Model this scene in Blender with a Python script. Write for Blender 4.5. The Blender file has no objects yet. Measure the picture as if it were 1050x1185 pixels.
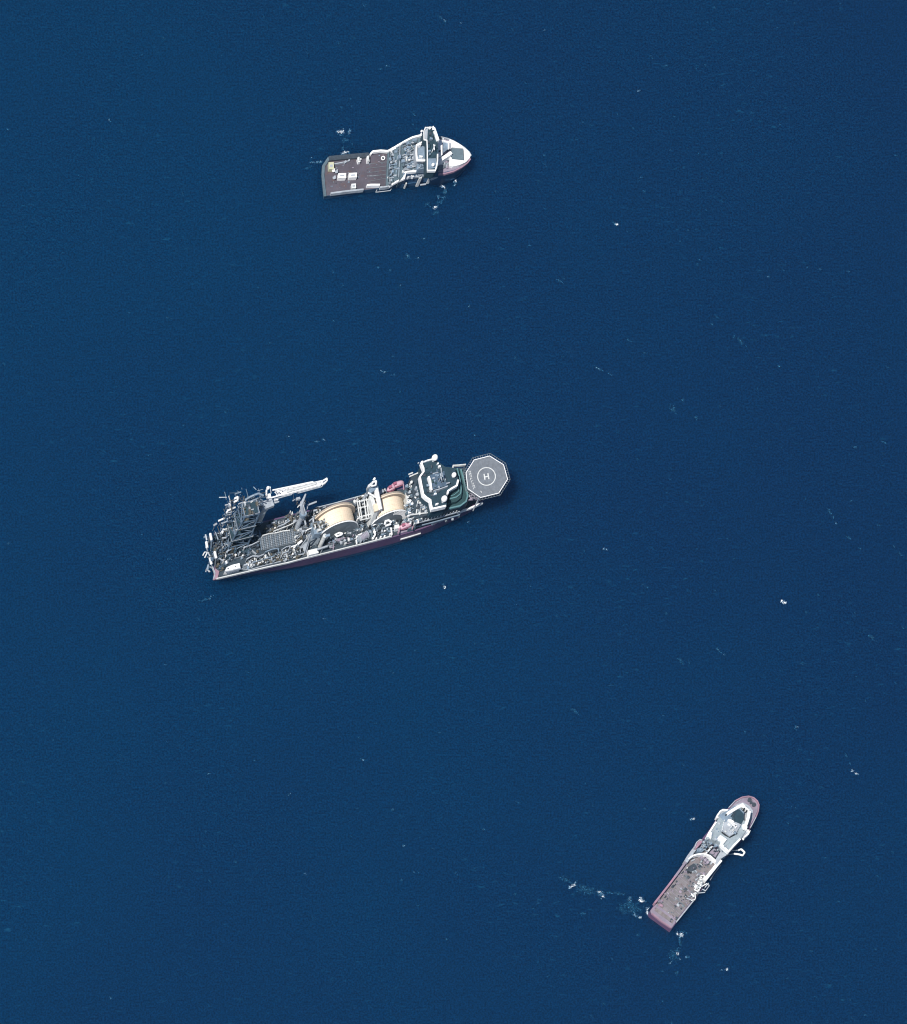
import bpy, bmesh, math, random
from mathutils import Vector, Matrix
# ------------------------------------------------------------------ camera, sky, sun
scene = bpy.context.scene
S = 0.5                      # metres of sea surface per photo pixel (photo 1050 x 1185)
ALT = 3000.0                 # camera height
LX, LY = 0.30, 0.60          # off-nadir view: camera stands south-west of the scene
CAM = Vector((-ALT*LX, -ALT*LY, ALT))
camd = bpy.data.cameras.new('camera'); cam = bpy.data.objects.new('camera', camd)
scene.collection.objects.link(cam); scene.camera = cam
cam.location = CAM; cam.rotation_euler = (0, 0, 0)
camd.sensor_fit = 'AUTO'; camd.sensor_width = 36.0
camd.lens = 36.0*ALT/(1185*S)
camd.shift_x = ALT*LX/(1185*S); camd.shift_y = ALT*LY/(1185*S)      # shift lens keeps the picture parallel to the sea
camd.clip_start = 10; camd.clip_end = 60000
SUN_AZ, SUN_EL = math.radians(213), math.radians(57)                # azimuth counted from +X
world = bpy.data.worlds.new('World'); scene.world = world; world.use_nodes = True
wn = world.node_tree.nodes; bg = wn['Background']
sky = wn.new('ShaderNodeTexSky'); sky.sky_type = 'NISHITA'; sky.sun_disc = False
sky.sun_elevation = SUN_EL; sky.sun_rotation = math.pi/2 - SUN_AZ
world.node_tree.links.new(sky.outputs[0], bg.inputs[0]); bg.inputs[1].default_value = 0.07
sund = bpy.data.lights.new('sun', 'SUN'); sun = bpy.data.objects.new('sun', sund)
scene.collection.objects.link(sun); sund.energy = 5.0; sund.angle = math.radians(0.5); sund.color = (1, .96, .9)
sdir = Vector((math.cos(SUN_AZ)*math.cos(SUN_EL), math.sin(SUN_AZ)*math.cos(SUN_EL), math.sin(SUN_EL)))
sun.rotation_euler = sdir.to_track_quat('Z', 'Y').to_euler(); sun.location = sdir*400
vs = scene.view_settings; vs.view_transform = 'Standard'; vs.look = 'None'; vs.gamma = 1; vs.exposure = 0.12; scene.cycles.filter_width = 1.1

# ------------------------------------------------------------------ helpers
def W(px, py, z=0.0):
    """world point of height z seen at photo pixel (px, py)"""
    g = Vector(((px-525)*S, (592.5-py)*S, 0)); t = z/ALT
    return g*(1-t) + CAM*t

WM = {}
def tag(o, label=None, cat=None, group=None, kind=None):
    if label: o['label'] = label
    if cat: o['category'] = cat
    if group: o['group'] = group
    if kind: o['kind'] = kind
    return o
def root(name, px, py, z, ang, label, cat, group=None):
    o = bpy.data.objects.new(name, None); scene.collection.objects.link(o)
    o.location = W(px, py, z); o.rotation_euler = (0, 0, math.radians(ang)); o.empty_display_size = 2
    WM[o.name] = Matrix.Translation(o.location) @ Matrix.Rotation(math.radians(ang), 4, 'Z')
    return tag(o, label, cat, group)

class MB:
    def __init__(s): s.bm = bmesh.new(); s.mats = []; s.i = 0
    def use(s, m):
        if m not in s.mats: s.mats.append(m)
        s.i = s.mats.index(m); return s
    def face(s, vs_, smooth=False):
        try: f = s.bm.faces.new(vs_); f.material_index = s.i; f.smooth = smooth; return f
        except ValueError: return None
    def loft(s, rings, cap=True, smooth=False):
        R_ = [[s.bm.verts.new(p) for p in r] for r in rings]; n = len(R_[0])
        for a, b in zip(R_, R_[1:]):
            for i in range(n): s.face((a[i], a[(i+1) % n], b[(i+1) % n], b[i]), smooth)
        if cap: s.face(R_[0][::-1]); s.face(R_[-1])
    def prism(s, pts, z0, z1):
        """pts: photo pixels of the top outline at height z1"""
        P = [W(p[0], p[1], z1) for p in pts]
        s.loft([[Vector((p.x, p.y, z0)) for p in P], P])
    def sheet(s, pts, z):
        s.face([s.bm.verts.new(W(p[0], p[1], z)) for p in pts])
    def box(s, c, d, w, z0, z1, ang):
        """c world xy centre, d along, w across (metres)"""
        a = math.radians(ang); u = Vector((math.cos(a), math.sin(a), 0)); v = Vector((-u.y, u.x, 0))
        c = Vector((c[0], c[1], 0))
        q = [c+u*d*i/2+v*w*j/2 for i, j in ((-1, -1), (1, -1), (1, 1), (-1, 1))]
        s.loft([[p+Vector((0, 0, z0)) for p in q], [p+Vector((0, 0, z1)) for p in q]])
    def pbox(s, px, py, d, w, z0, z1, ang):
        """box whose top centre shows at pixel px,py; d, w in photo pixels"""
        s.box(W(px, py, z1), d*S, w*S, z0, z1, ang)
    def tube(s, a, b, r, n=6, r2=None, smooth=False):
        a = Vector(a); b = Vector(b); d = (b-a)
        if d.length < 1e-5: return
        q = d.to_track_quat('Z', 'Y'); r2 = r if r2 is None else r2
        ring = lambda c, rr: [c + q @ Vector((rr*math.cos(2*math.pi*k/n+.4), rr*math.sin(2*math.pi*k/n+.4), 0)) for k in range(n)]
        s.loft([ring(a, r), ring(b, r2)], smooth=smooth)
    def ptube(s, px, py, z, qx, qy, z2, r, **k): s.tube(W(px, py, z), W(qx, qy, z2), r, **k)
    def post(s, px, py, z0, z1, r, n=8, r2=None):
        """vertical column whose foot shows at pixel px,py"""
        a = W(px, py, z0); s.tube(a, (a.x, a.y, z1), r, n, r2)
    def rail(s, pts, z0, z1, t=0.5, zs=None):
        """continuous mitred wall; pixels of its TOP edge (height z1 or zs[i]); z0 = foot height (or wall height when zs is given)"""
        P = [W(p[0], p[1], zs[i] if zs else z1) for i, p in enumerate(pts)]
        dirs = [Vector((b.x-a.x, b.y-a.y)).normalized() for a, b in zip(P, P[1:])]; rings = []
        for i, p in enumerate(P):
            d0 = dirs[max(0, i-1)]; d1 = dirs[min(i, len(dirs)-1)]; m = d0+d1
            m = m.normalized() if m.length > .2 else d1; k = t/2/max(.45, m.dot(d1)); n_ = Vector((-m.y*k, m.x*k, 0)); foot = p.z-z0 if zs else z0
            rings.append([Vector((p.x-n_.x, p.y-n_.y, foot)), p-n_, p+n_, Vector((p.x+n_.x, p.y+n_.y, foot))])
        s.loft(rings)
    def truss(s, a, b, w, h, n, r, r2=None):
        """lattice box girder from a to b (world), width w, height h"""
        a = Vector(a); b = Vector(b); d = (b-a).normalized()
        side = d.cross(Vector((0, 0, 1)))
        if side.length < .1: side = Vector((1, 0, 0))
        side.normalize(); up = side.cross(d); r2 = r2 or r*.6
        cs = [(i, j) for i, j in ((-1, -1), (1, -1), (1, 1), (-1, 1))]
        k0 = w if isinstance(w, tuple) else (w, w); h0 = h if isinstance(h, tuple) else (h, h)
        def pt(t, c): return a+(b-a)*t+side*c[0]*(k0[0]+(k0[1]-k0[0])*t)/2+up*c[1]*(h0[0]+(h0[1]-h0[0])*t)/2
        for c in cs: s.tube(pt(0, c), pt(1, c), r, 5)
        for k in range(n):
            for i in range(4):
                c1, c2 = cs[i], cs[(i+1) % 4]
                if k % 2: c1, c2 = c2, c1
                s.tube(pt(k/n, c1), pt((k+1)/n, c2), r2, 4)
                s.tube(pt((k+1)/n, cs[i]), pt((k+1)/n, cs[(i+1) % 4]), r2, 4)
    def ball(s, c, r, seg=12, squash=1.0):
        rings = []
        for k in range(1, seg//2):
            a = math.pi*k/(seg//2)
            rings.append([Vector(c)+Vector((r*math.sin(a)*math.cos(2*math.pi*j/seg), r*math.sin(a)*math.sin(2*math.pi*j/seg), -r*squash*math.cos(a))) for j in range(seg)])
        s.loft(rings, smooth=True)
    def build(s, name, parent=None, label=None):
        me = bpy.data.meshes.new(name); o = bpy.data.objects.new(name, me)
        if parent:
            o.parent = parent; inv = WM[parent.name].inverted(); WM[o.name] = WM[parent.name]
            bmesh.ops.transform(s.bm, matrix=inv, verts=s.bm.verts)
        bmesh.ops.recalc_face_normals(s.bm, faces=s.bm.faces)
        s.bm.to_mesh(me); s.bm.free()
        for m in s.mats: me.materials.append(m)
        scene.collection.objects.link(o)
        if parent is None: WM[o.name] = Matrix.Identity(4)
        if label: o['label'] = label
        return o
def new(m): return MB().use(m)
def build_each(mb, name, parent):
    """every loose piece of the builder becomes a part of its own"""
    seen = set(); mb.bm.verts.index_update(); mb.bm.verts.ensure_lookup_table()
    for v in mb.bm.verts:
        if v in seen: continue
        st = [v]; isl = []; seen.add(v)
        while st:
            a = st.pop(); isl.append(a)
            for e in a.link_edges:
                b = e.other_vert(a)
                if b not in seen: seen.add(b); st.append(b)
        p = MB(); mp = {a: p.bm.verts.new(a.co) for a in isl}; fs = {f for a in isl for f in a.link_faces}
        for f in sorted(fs, key=lambda f: f.index): p.use(mb.mats[f.material_index]).face([mp[a] for a in f.verts], f.smooth)
        p.build(name, parent)
    mb.bm.free()

# ------------------------------------------------------------------ materials
def paint(name, col, rough=.5, var=.25, scale=.35, rust=0.0, metal=0.0, bump=0.0):
    m = bpy.data.materials.new(name); m.use_nodes = True; nt = m.node_tree; n = nt.nodes; L = nt.links
    b = n['Principled BSDF']; b.inputs['Roughness'].default_value = rough; b.inputs['Metallic'].default_value = metal
    tc = n.new('ShaderNodeTexCoord')
    n1 = n.new('ShaderNodeTexNoise'); n1.inputs['Scale'].default_value = scale; n1.inputs['Detail'].default_value = 6; n1.inputs['Roughness'].default_value = .7
    L.new(tc.outputs['Object'], n1.inputs['Vector'])
    r = n.new('ShaderNodeValToRGB'); r.color_ramp.elements[0].position = .3; r.color_ramp.elements[1].position = .7
    r.color_ramp.elements[0].color = [c*(1-var) for c in col]+[1]; r.color_ramp.elements[1].color = [min(1, c*(1+var*.5)) for c in col]+[1]
    L.new(n1.outputs['Fac'], r.inputs['Fac']); out = r.outputs[0]
    if rust:
        n2 = n.new('ShaderNodeTexNoise'); n2.inputs['Scale'].default_value = scale*2.3; n2.inputs['Detail'].default_value = 8
        L.new(tc.outputs['Object'], n2.inputs['Vector'])
        r2 = n.new('ShaderNodeValToRGB'); r2.color_ramp.elements[0].position = .56; r2.color_ramp.elements[1].position = .72
        r2.color_ramp.elements[1].color = (rust, rust, rust, 1)
        L.new(n2.outputs['Fac'], r2.inputs['Fac'])
        mx = n.new('ShaderNodeMix'); mx.data_type = 'RGBA'; L.new(r2.outputs[0], mx.inputs[0]); L.new(out, mx.inputs[6])
        mx.inputs[7].default_value = (.12, .06, .045, 1); out = mx.outputs[2]
    L.new(out, b.inputs['Base Color'])
    if bump:
        bp = n.new('ShaderNodeBump'); bp.inputs['Strength'].default_value = bump; bp.inputs['Distance'].default_value = .2
        L.new(n1.outputs['Fac'], bp.inputs['Height']); L.new(bp.outputs[0], b.inputs['Normal'])
    return m
M = dict(
 white=paint('white_paint', (.86, .87, .88), .45, .12, .3, .10),
 offwhite=paint('offwhite_paint', (.62, .64, .64), .5, .25, .5, .2),
 cream=paint('cream_coil', (.78, .65, .50), .6, .10, .25),
 creamdark=paint('cream_flange', (.36, .31, .26), .6, .2, .3),
 lgrey=paint('light_grey_paint', (.38, .42, .47), .5, .3, .4, .2),
 bgrey=paint('blue_grey_paint', (.20, .27, .35), .55, .35, .3, .1),
 grey=paint('grey_paint', (.15, .18, .21), .6, .3, .35, .2),
 dgrey=paint('dark_grey_steel', (.05, .065, .085), .6, .4, .5),
 teal=paint('dark_teal_deck', (.020, .050, .072), .6, .35, .3),
 tealmid=paint('teal_grey_deck', (.10, .15, .185), .65, .35, .25, .15),
 steel=paint('blue_shaded_steel', (.075, .12, .18), .6, .35, .4),  # blue shade of the tower lattice put into the steel colour
 palegrey=paint('pale_blue_grey_paint', (.30, .36, .40), .5, .22, .4, .15),
 darkdeck=paint('dark_blue_grey_deck', (.035, .055, .075), .65, .35, .3, .15),  # plain dark blue-grey deck tone
 hatch=paint('hatch_grey', (.12, .17, .20), .6, .25, .4, .1),
 olive=paint('olive_brown_steel', (.105, .098, .080), .6, .35, .4, .3),
 green=paint('green_deck', (.022, .062, .068), .6, .3, .2),
 greenrim=paint('pale_green_paint', (.11, .23, .25), .5, .2, .4),
 brown=paint('worn_brown_deck', (.088, .078, .100), .75, .35, .12, .5),
 wood=paint('weathered_deck_planks', (.215, .195, .205), .8, .35, .2, .5),
 helideck=paint('helideck_grey', (.165, .185, .215), .75, .28, .45, .15),
 navy=paint('navy_hull', (.024, .072, .15), .45, .3, .08),
 purple=paint('maroon_hull', (.115, .068, .140), .5, .25, .06, .1),  # maroon with the blue haze mixed into the colour
 pink=paint('hazy_red_paint', (.34, .215, .28), .55, .3, .15, .1),  # red turned towards mauve: haze put into the colour
 mauve=paint('hazy_mauve_deck', (.27, .235, .30), .6, .25, .15, .15),  # deck tone with haze mixed into the colour
 red=paint('lifeboat_red', (.36, .12, .18), .4, .2, .6),
 rosy=paint('lifeboat_canopy', (.62, .38, .46), .4, .15, .6),
 yellow=paint('pale_yellow_paint', (.55, .56, .40), .5, .2, .5, .1),
 black=paint('black_opening_and_shade', (.010, .014, .018), .7, .3, .3),  # for openings and for painted shade strips
)

def water_mat():
    m = bpy.data.materials.new('sea_water'); m.use_nodes = True; nt = m.node_tree; n = nt.nodes; L = nt.links
    b = n['Principled BSDF']; tc = n.new('ShaderNodeTexCoord')
    def noise(scale, detail=3, rough=.5, rot=0, sc=(1, 1, 1)):
        mp = n.new('ShaderNodeMapping'); mp.inputs['Rotation'].default_value = (0, 0, math.radians(rot)); mp.inputs['Scale'].default_value = sc
        L.new(tc.outputs['Object'], mp.inputs['Vector'])
        t = n.new('ShaderNodeTexNoise'); t.inputs['Scale'].default_value = scale; t.inputs['Detail'].default_value = detail; t.inputs['Roughness'].default_value = rough
        L.new(mp.outputs[0], t.inputs['Vector']); return t.outputs['Fac']
    def ramp(src, a, b_, c0, c1):
        r = n.new('ShaderNodeValToRGB'); r.color_ramp.elements[0].position = a; r.color_ramp.elements[1].position = b_
        r.color_ramp.elements[0].color = (*c0, 1); r.color_ramp.elements[1].color = (*c1, 1); L.new(src, r.inputs['Fac']); return r.outputs[0]
    def mix(fac, a, b_, mode='MIX'):
        x = n.new('ShaderNodeMix'); x.data_type = 'RGBA'; x.blend_type = mode
        if isinstance(fac, (int, float)): x.inputs[0].default_value = fac
        else: L.new(fac, x.inputs[0])
        for s_, v in ((6, a), (7, b_)):
            if isinstance(v, tuple): x.inputs[s_].default_value = (*v, 1)
            else: L.new(v, x.inputs[s_])
        return x.outputs[2]
    # greener water to the west, slow swirls
    big = noise(.0042, 3, .55, 20)
    sx = n.new('ShaderNodeSeparateXYZ'); L.new(tc.outputs['Object'], sx.inputs[0])
    mr = n.new('ShaderNodeMapRange'); mr.inputs[1].default_value = 260; mr.inputs[2].default_value = -280; L.new(sx.outputs[0], mr.inputs[0])
    ad = n.new('ShaderNodeMath'); ad.operation = 'MULTIPLY_ADD'; L.new(mr.outputs[0], ad.inputs[0]); ad.inputs[1].default_value = .45
    L.new(big, ad.inputs[2])
    base = ramp(ad.outputs[0], .48, .98, WATER[0], WATER[1])
    # fine random grain in the colour: slightly lighter and darker water
    gr = noise(.95, 2, .65)
    base = mix(.78, base, ramp(gr, .34, .66, (.40, .36, .52), (1.6, 1.7, 1.45)), 'MULTIPLY')
    fine = noise(.16, 3, .6, -38, (1, 2.2, 1))
    base = mix(.22, base, ramp(fine, .3, .7, (.6, .6, .6), (1.4, 1.4, 1.4)), 'MULTIPLY')
    # thin streaks and specks of old foam and bubbles, drawn out by the wind
    st = noise(.16, 5, .62, 38, (1, 2.6, 1)); pt = noise(.012, 3, .6, 10)
    mul = n.new('ShaderNodeMath'); mul.operation = 'MULTIPLY'; L.new(ramp(st, .60, .78, (0, 0, 0), (1, 1, 1)), mul.inputs[0]); L.new(ramp(pt, .44, .66, (.12, .12, .12), (1, 1, 1)), mul.inputs[1])
    base = mix(mul.outputs[0], base, (.008, .075, .155))
    L.new(base, b.inputs['Base Color'])
    b.inputs['Subsurface Weight'].default_value = 1.0; b.inputs['Subsurface Radius'].default_value = (.6, 1.0, 1.2); b.inputs['Subsurface Scale'].default_value = 24.0; b.subsurface_method = 'BURLEY'
    b.inputs['Roughness'].default_value = .28; b.inputs['IOR'].default_value = 1.33; b.inputs['Specular IOR Level'].default_value = .35
    w1 = noise(.55, 4, .6, 30, (1, 1.8, 1)); w2 = noise(.05, 3, .5, 25, (1, 1.7, 1))
    bp = n.new('ShaderNodeBump'); bp.inputs['Strength'].default_value = .5; bp.inputs['Distance'].default_value = .35; L.new(w1, bp.inputs['Height'])
    bp2 = n.new('ShaderNodeBump'); bp2.inputs['Strength'].default_value = .2; bp2.inputs['Distance'].default_value = 2.0; L.new(w2, bp2.inputs['Height']); L.new(bp.outputs[0], bp2.inputs['Normal'])
    L.new(bp2.outputs[0], b.inputs['Normal'])
    return m
WATER = ((.0012, .0182, .063), (.0005, .0228, .071))
wb = new(water_mat()); R0 = 8900; scene.cycles.transparent_max_bounces = 32
wb.face([wb.bm.verts.new(p) for p in ((-R0, -R0, 0), (R0, -R0, 0), (R0, R0, 0), (-R0, R0, 0))])
tag(wb.build('water'), kind='structure')

# deck fittings: every box, pipe, bollard and drum is noted here; fittings() builds the largest as parts of their own
NOTED = []
def clutter(mb, quad, z, n, seed, ang, mats, size=(1, 5), hmax=3.0):
    """n fittings inside a pixel quad (4 corners at height z), aligned with the ship"""
    rnd = random.Random(seed)
    for k in range(n):
        u, v = rnd.random(), rnd.random()
        a = (quad[0][0]*(1-u)+quad[1][0]*u, quad[0][1]*(1-u)+quad[1][1]*u); b = (quad[3][0]*(1-u)+quad[2][0]*u, quad[3][1]*(1-u)+quad[2][1]*u)
        p = W(a[0]*(1-v)+b[0]*v, a[1]*(1-v)+b[1]*v, z); mt = rnd.choice(mats); t = rnd.random()
        L_ = rnd.uniform(*size)*S; h = rnd.uniform(.4, hmax); g = ang+rnd.choice((0, 0, 0, 90, rnd.uniform(-8, 8)))
        ar = math.radians(g); d = Vector((math.cos(ar), math.sin(ar), 0)); w_ = rnd.uniform(.5, 1.6); r1 = rnd.uniform(.18, .4); r2 = rnd.uniform(.3, .8); zz = z+rnd.uniform(.5, hmax)
        if t < .45: NOTED.append(('equipment_box', L_*w_*(1+h), mt, lambda m, p=p, L_=L_, w_=w_, z=z, h=h, g=g: m.box(p, L_, w_, z, z+h, g)))
        elif t < .75:
            def pipe(m, p=p, q=p+d*L_*1.3, zz=zz, r1=r1, z=z):
                m.tube((p.x, p.y, zz), (q.x, q.y, zz), r1, 6); m.tube((p.x, p.y, z), (p.x, p.y, zz), .15, 5); m.tube((q.x, q.y, z), (q.x, q.y, zz), .15, 5)
            NOTED.append(('pipe', L_*r1*4, mt, pipe))
        elif t < .9: NOTED.append(('bollard', r2*r2*3*(1+h), mt, lambda m, p=p, z=z, h=h, r2=r2: m.tube((p.x, p.y, z), (p.x, p.y, z+h), r2, 8)))
        else: NOTED.append(('hose_drum', 3, mt, lambda m, p=p, z=z, h=h, d=d: m.tube((p.x, p.y, z+h*.4), (p.x+d.y*1.6, p.y-d.x*1.6, z+h*.4), .7, 8)))
def fittings(ship):
    global NOTED
    rest = MB()
    for kind in ('equipment_box', 'pipe', 'bollard', 'hose_drum'):
        L_ = sorted([n for n in NOTED if n[0] == kind], key=lambda n: -n[1])
        for i, (k, sz, mt, fn) in enumerate(L_):
            if i < 98: m = new(mt); fn(m); m.build(kind, ship)
            else: fn(rest.use(mt))
    if rest.mats: tag(rest.build('small_fittings', ship), kind='stuff')
    NOTED = []

def hullmb(mat, deck, zdeck, levels, ang, sq=.25, counter=0):
    """hull below a deck outline: levels = [(z, inset metres)]; plan drawn inwards towards the keel line"""
    P0 = [W(p[0], p[1], p[2] if len(p) > 2 else zdeck) for p in deck]
    P = [a.lerp(b, k/4) for a, b in zip(P0, P0[1:]+P0[:1]) for k in range(4)]
    c = sum((Vector((p.x, p.y, 0)) for p in P), Vector())/len(P)
    a = math.radians(ang); u = Vector((math.cos(a), math.sin(a), 0)); v = Vector((-u.y, u.x, 0))
    us = [(p-c).dot(u) for p in P]; um = max(us); ul = um-min(us)
    mb = new(mat); rings = []
    for z, k in levels:
        r = []
        for p in P:
            q = p-c; x = q.dot(u); y = q.dot(v); f = max(0, (x-(um-ul*sq))/(ul*sq))
            f2 = max(0, (um-ul*.5-x)/(ul*.5))**1.5*counter      # undercut stern
            x2 = x-k*2.2*f+k*3.4*f2; y2 = y*(1-k*.055*f)*(1-.014*k)*(1-min(.4, k*.13)*f2)
            r.append(c+u*x2+v*y2+Vector((0, 0, z)))
        rings.append(r)
    mb.loft(rings); return mb

# ================================================================== SHIP A: supply vessel, top of the photo
AA = 5.0
A = root('supply_ship', 458, 201, 0, AA, 'dark blue supply ship with a long flat brown aft deck and a pointed white bow', 'ship')
full = [(376, 227.5, 3), (423, 220.5, 3), (440, 218, 3), (452, 215.5, 3), (468, 215, 2), (493, 211, 2), (511, 212.2, 2), (525, 210, 2), (535.5, 205, 2), (542, 198.5, 2), (544.5, 192, 2),
        (537, 183, 2), (524, 175, 2), (511, 170, 2), (499, 168, 2), (484, 170, 2), (468, 175, 2), (447, 178, 3), (427, 178.5, 3), (381, 182, 3), (375, 190, 3)]
hullmb(M['navy'], full, 3, [(-2, 3.0), (0, 2.4), (2.96, 1.2)], AA).build('hull', A)
F = [(468, 202.6), (480, 200.4), (493, 199), (505, 200.3), (514, 200), (525, 197.6), (534, 193.5), (541, 188.5), (545, 183.5), (546, 180), (543.5, 176), (538, 171), (532, 167), (525, 163), (518, 160.2), (512, 158.3), (500, 156.2), (486, 157.7), (478, 159.6), (470, 163)]
ZF = 11.5
mb = hullmb(M['navy'], [(*p, ZF) for p in F], ZF, [(2.9, 1.2), (7, .6), (ZF, 0)], AA); mb.build('forecastle', A)
# aft deck
d = new(M['brown']); d.sheet([(377, 226.6), (423, 219.7), (442, 217), (453, 213), (458, 174.5), (448, 176.5), (427, 179.5), (382, 183), (375.6, 190)], 3.06); deckA = d.build('aft_deck', A)
d = new(M['tealmid']); d.rail([(376.5, 226.8), (375, 214), (374, 203), (374.6, 192), (381, 182.6)], 3, 3.7, 1.6); d.build('stern_rim', A)
d = new(M['dgrey']); d.rail([(381, 183.2), (400, 181.2), (427, 179)], 3, 4.2, 2.6); d.build('side_walkway', A)
# cargo rails (bulwarks)
b = new(M['lgrey']); b.rail([(383, 223.4), (395, 221.8), (408, 220.2), (421, 219)], 3, 5, .9)
b.use(M['white']).rail([(425, 214), (430, 213.6), (440, 213.6)], 3, 5.2, 1.0)
b.use(M['lgrey']).rail([(440, 216.5), (446, 216), (451, 215)], 3, 5.2, .8)
b.build('cargo_rail', A)
b = new(M['white'])
b.rail([(451, 215), (457, 211), (464, 207.5), (468, 205.5), (469, 200), (471, 198.6), (482, 197.6), (493, 196.4), (503, 196.4)], 1.6, 0, .9, zs=[5.4, 7.5, 9.5, 11, 12.6, 13.2, 13.2, 13.2, 13.2])
b.rail([(429, 178), (432, 175), (441, 174), (449, 174.6), (454, 172), (458, 169.6), (464, 166), (471, 162), (478, 158.6), (486, 156.6), (491, 155.5)], 1.6, 0, 1.0, zs=[4.6, 5.4, 5.6, 5.6, 7, 8, 10, 12.4, 12.8, 13, 13.2])
b.use(M['white']).pbox(456, 171.3, 5, 3, 6, 8.4, 28); b.build('bulwark', A)
# stepped decks between cargo deck and forecastle
st = new(M['tealmid']); st.prism([(447, 215), (456, 210.5), (456, 171), (449, 175.5)], 3.1, 4.6)
st.prism([(456, 210.5), (463, 206.5), (466, 165), (456, 170.5)], 3.2, 8.0); st.prism([(463, 207), (468.4, 203), (470, 163.5), (465.6, 165.4)], 3.3, 11.0); st.build('stepped_deck', A)
g = MB()
for k in range(11):
    x = 449.5+k*1.75; g.use(M['lgrey'] if k % 3 else M['dgrey']); g.ptube(x, 210-k*.7, 5.2+k*.45, x+1.5, 176-k*1.1, 5.2+k*.45, .22)
build_each(g, 'deck_pipe', A)
g = new(M['tealmid']); g.sheet([(469, 201.6), (492, 198), (492, 157.6), (479, 160.4), (470.4, 164)], ZF+.05); g.build('mid_deck', A)
g = MB(); rnd = random.Random(5)
for k in range(34):
    x, y = rnd.uniform(464, 478), rnd.uniform(166, 198); l = rnd.uniform(3, 7); g.use(rnd.choice((M['bgrey'], M['lgrey'], M['dgrey'], M['lgrey'])))
    zz = ZF+rnd.uniform(.4, 1.8); g.ptube(x, y, zz, x+l*.93, y-l*.36, zz, rnd.uniform(.16, .38))
for (x, y, w_, h_) in ((474, 193, 6, 3), (467, 186, 4, 3), (476, 188, 5, 3), (463, 181, 3, 4), (472, 165, 4, 2.5), (480, 161.5, 5, 2.5), (473.5, 170, 5, 2)):
    g.use(M['bgrey']).pbox(x, y, w_, h_, ZF, ZF+1.2, AA)
clutter(g, [(468, 199), (490, 195), (492, 188), (470, 190)], ZF, 26, 8, AA, [M['lgrey'], M['bgrey'], M['dgrey']], (1, 4), 1.4)
clutter(g, [(450, 208), (466, 204), (462, 172), (452, 176)], 8, 26, 9, AA, [M['bgrey'], M['grey'], M['lgrey']], (1, 5), .8)
build_each(g, 'deck_fitting', A)
g = MB(); rnd = random.Random(6)
for k in range(12): g.use(rnd.choice((M['lgrey'], M['bgrey'], M['white']))).pbox(470+k*2+rnd.random(), 203-k*.22+rnd.random()*2, rnd.uniform(.8, 2), 1, 8, 9.4+rnd.random(), AA)
g.use(M['lgrey']).rail([(469, 206), (478, 204.6), (490, 203), (499, 202.6)], 7.5, 8.8, .5); g.build('side_gallery', A)
# accommodation blocks
ZH = 19
h = new(M['lgrey']); h.prism([(482.6, 184.6), (482, 167), (494.5, 161.5), (495.6, 184.6)], ZF, ZH)
h.use(M['white']).rail([(494, 162), (487, 165), (482.4, 167.5), (482, 176), (483, 185), (490, 185.5), (495.4, 185)], ZH, ZH+1.1, .8)
h.use(M['white']).pbox(486.4, 166.4, 2.6, 2.4, ZH, ZH+2.4, AA); h.pbox(487.5, 180.6, 4, 1.2, ZH, ZH+1.4, -8)
h.use(M['bgrey']).sheet([(483.8, 183.4), (483.6, 168.3), (493.6, 163.6), (494.8, 183.4)], ZH+.05)
h.build('deckhouse', A)
h = new(M['bgrey']); h.prism([(483, 196), (483, 187), (493, 187), (494, 195)], ZF, ZF+3.6)
clutter(h, [(484, 195), (493, 194), (493, 188), (484, 188)], ZF+3.6, 9, 3, AA, [M['lgrey'], M['bgrey']], (1, 3), 1.0); h.build('engine_casing', A)
ZB = 24
br = new(M['teal']); br.prism([(490.5, 161.5), (490.8, 150.6), (492.5, 147.4), (501.6, 147), (503.6, 152), (506.4, 162), (507.2, 174), (507, 194.6), (504, 197), (494.6, 196.8), (494.4, 163)], 17, ZB)  # shadow across the bridge put into the dark roof colour
br.use(M['bgrey']).prism([(495.8, 190), (496.2, 160), (504, 160), (505, 188)], ZF, 17)
bridge = br.build('bridge', A)
r = new(M['white']); r.rail([(494.8, 197), (494.8, 185), (494.8, 172), (494.4, 162), (491, 161), (490.8, 151), (492.6, 147.6)], ZB, ZB+.7, .42)
r.rail([(502, 147.6), (503.6, 152), (505.4, 157), (507.2, 162.5)], ZB-2.5, ZB+.8, 1.6); r.rail([(492.5, 147.3), (502, 147)], ZB, ZB+.6, .4)
r.rail([(495, 197), (504, 197), (505.6, 192), (506.5, 186), (506.7, 178)], ZB-1, ZB+.5, .7)
r.build('bridge_rail', bridge)
r = new(M['lgrey']); r.sheet([(491.4, 160.4), (491.6, 151), (493.2, 148.4), (495.4, 148.6), (494.6, 161)], ZB+.06)
r.use(M['bgrey']).sheet([(495.6, 196), (495.6, 183.5), (504.5, 183), (505, 194)], ZB+.06)
r.use(M['white']); r.ball(W(497.6, 148.2, ZB+1.3), .8); r.ball(W(501.4, 190.6, ZB+1.4), .95); r.ball(W(492.6, 147.8, ZB+1), .45); r.ball(W(501.6, 146.7, ZB+1), .45); r.ball(W(488.2, 151.8, 20), .7); r.ball(W(487.6, 155, 19.5), .45)
clutter(r, [(496, 182), (503, 181), (502, 152), (496, 152)], ZB, 16, 12, AA, [M['teal'], M['dgrey'], M['bgrey']], (1, 3), 1.4)
build_each(r, 'roof_fitting', bridge)
m_ = new(M['white']); m_.post(500, 176, ZB, ZB+6, .25); p = W(500, 176, ZB); m_.box(p, .4, 3.4, ZB+4, ZB+4.4, AA); m_.build('mast', A)
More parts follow.
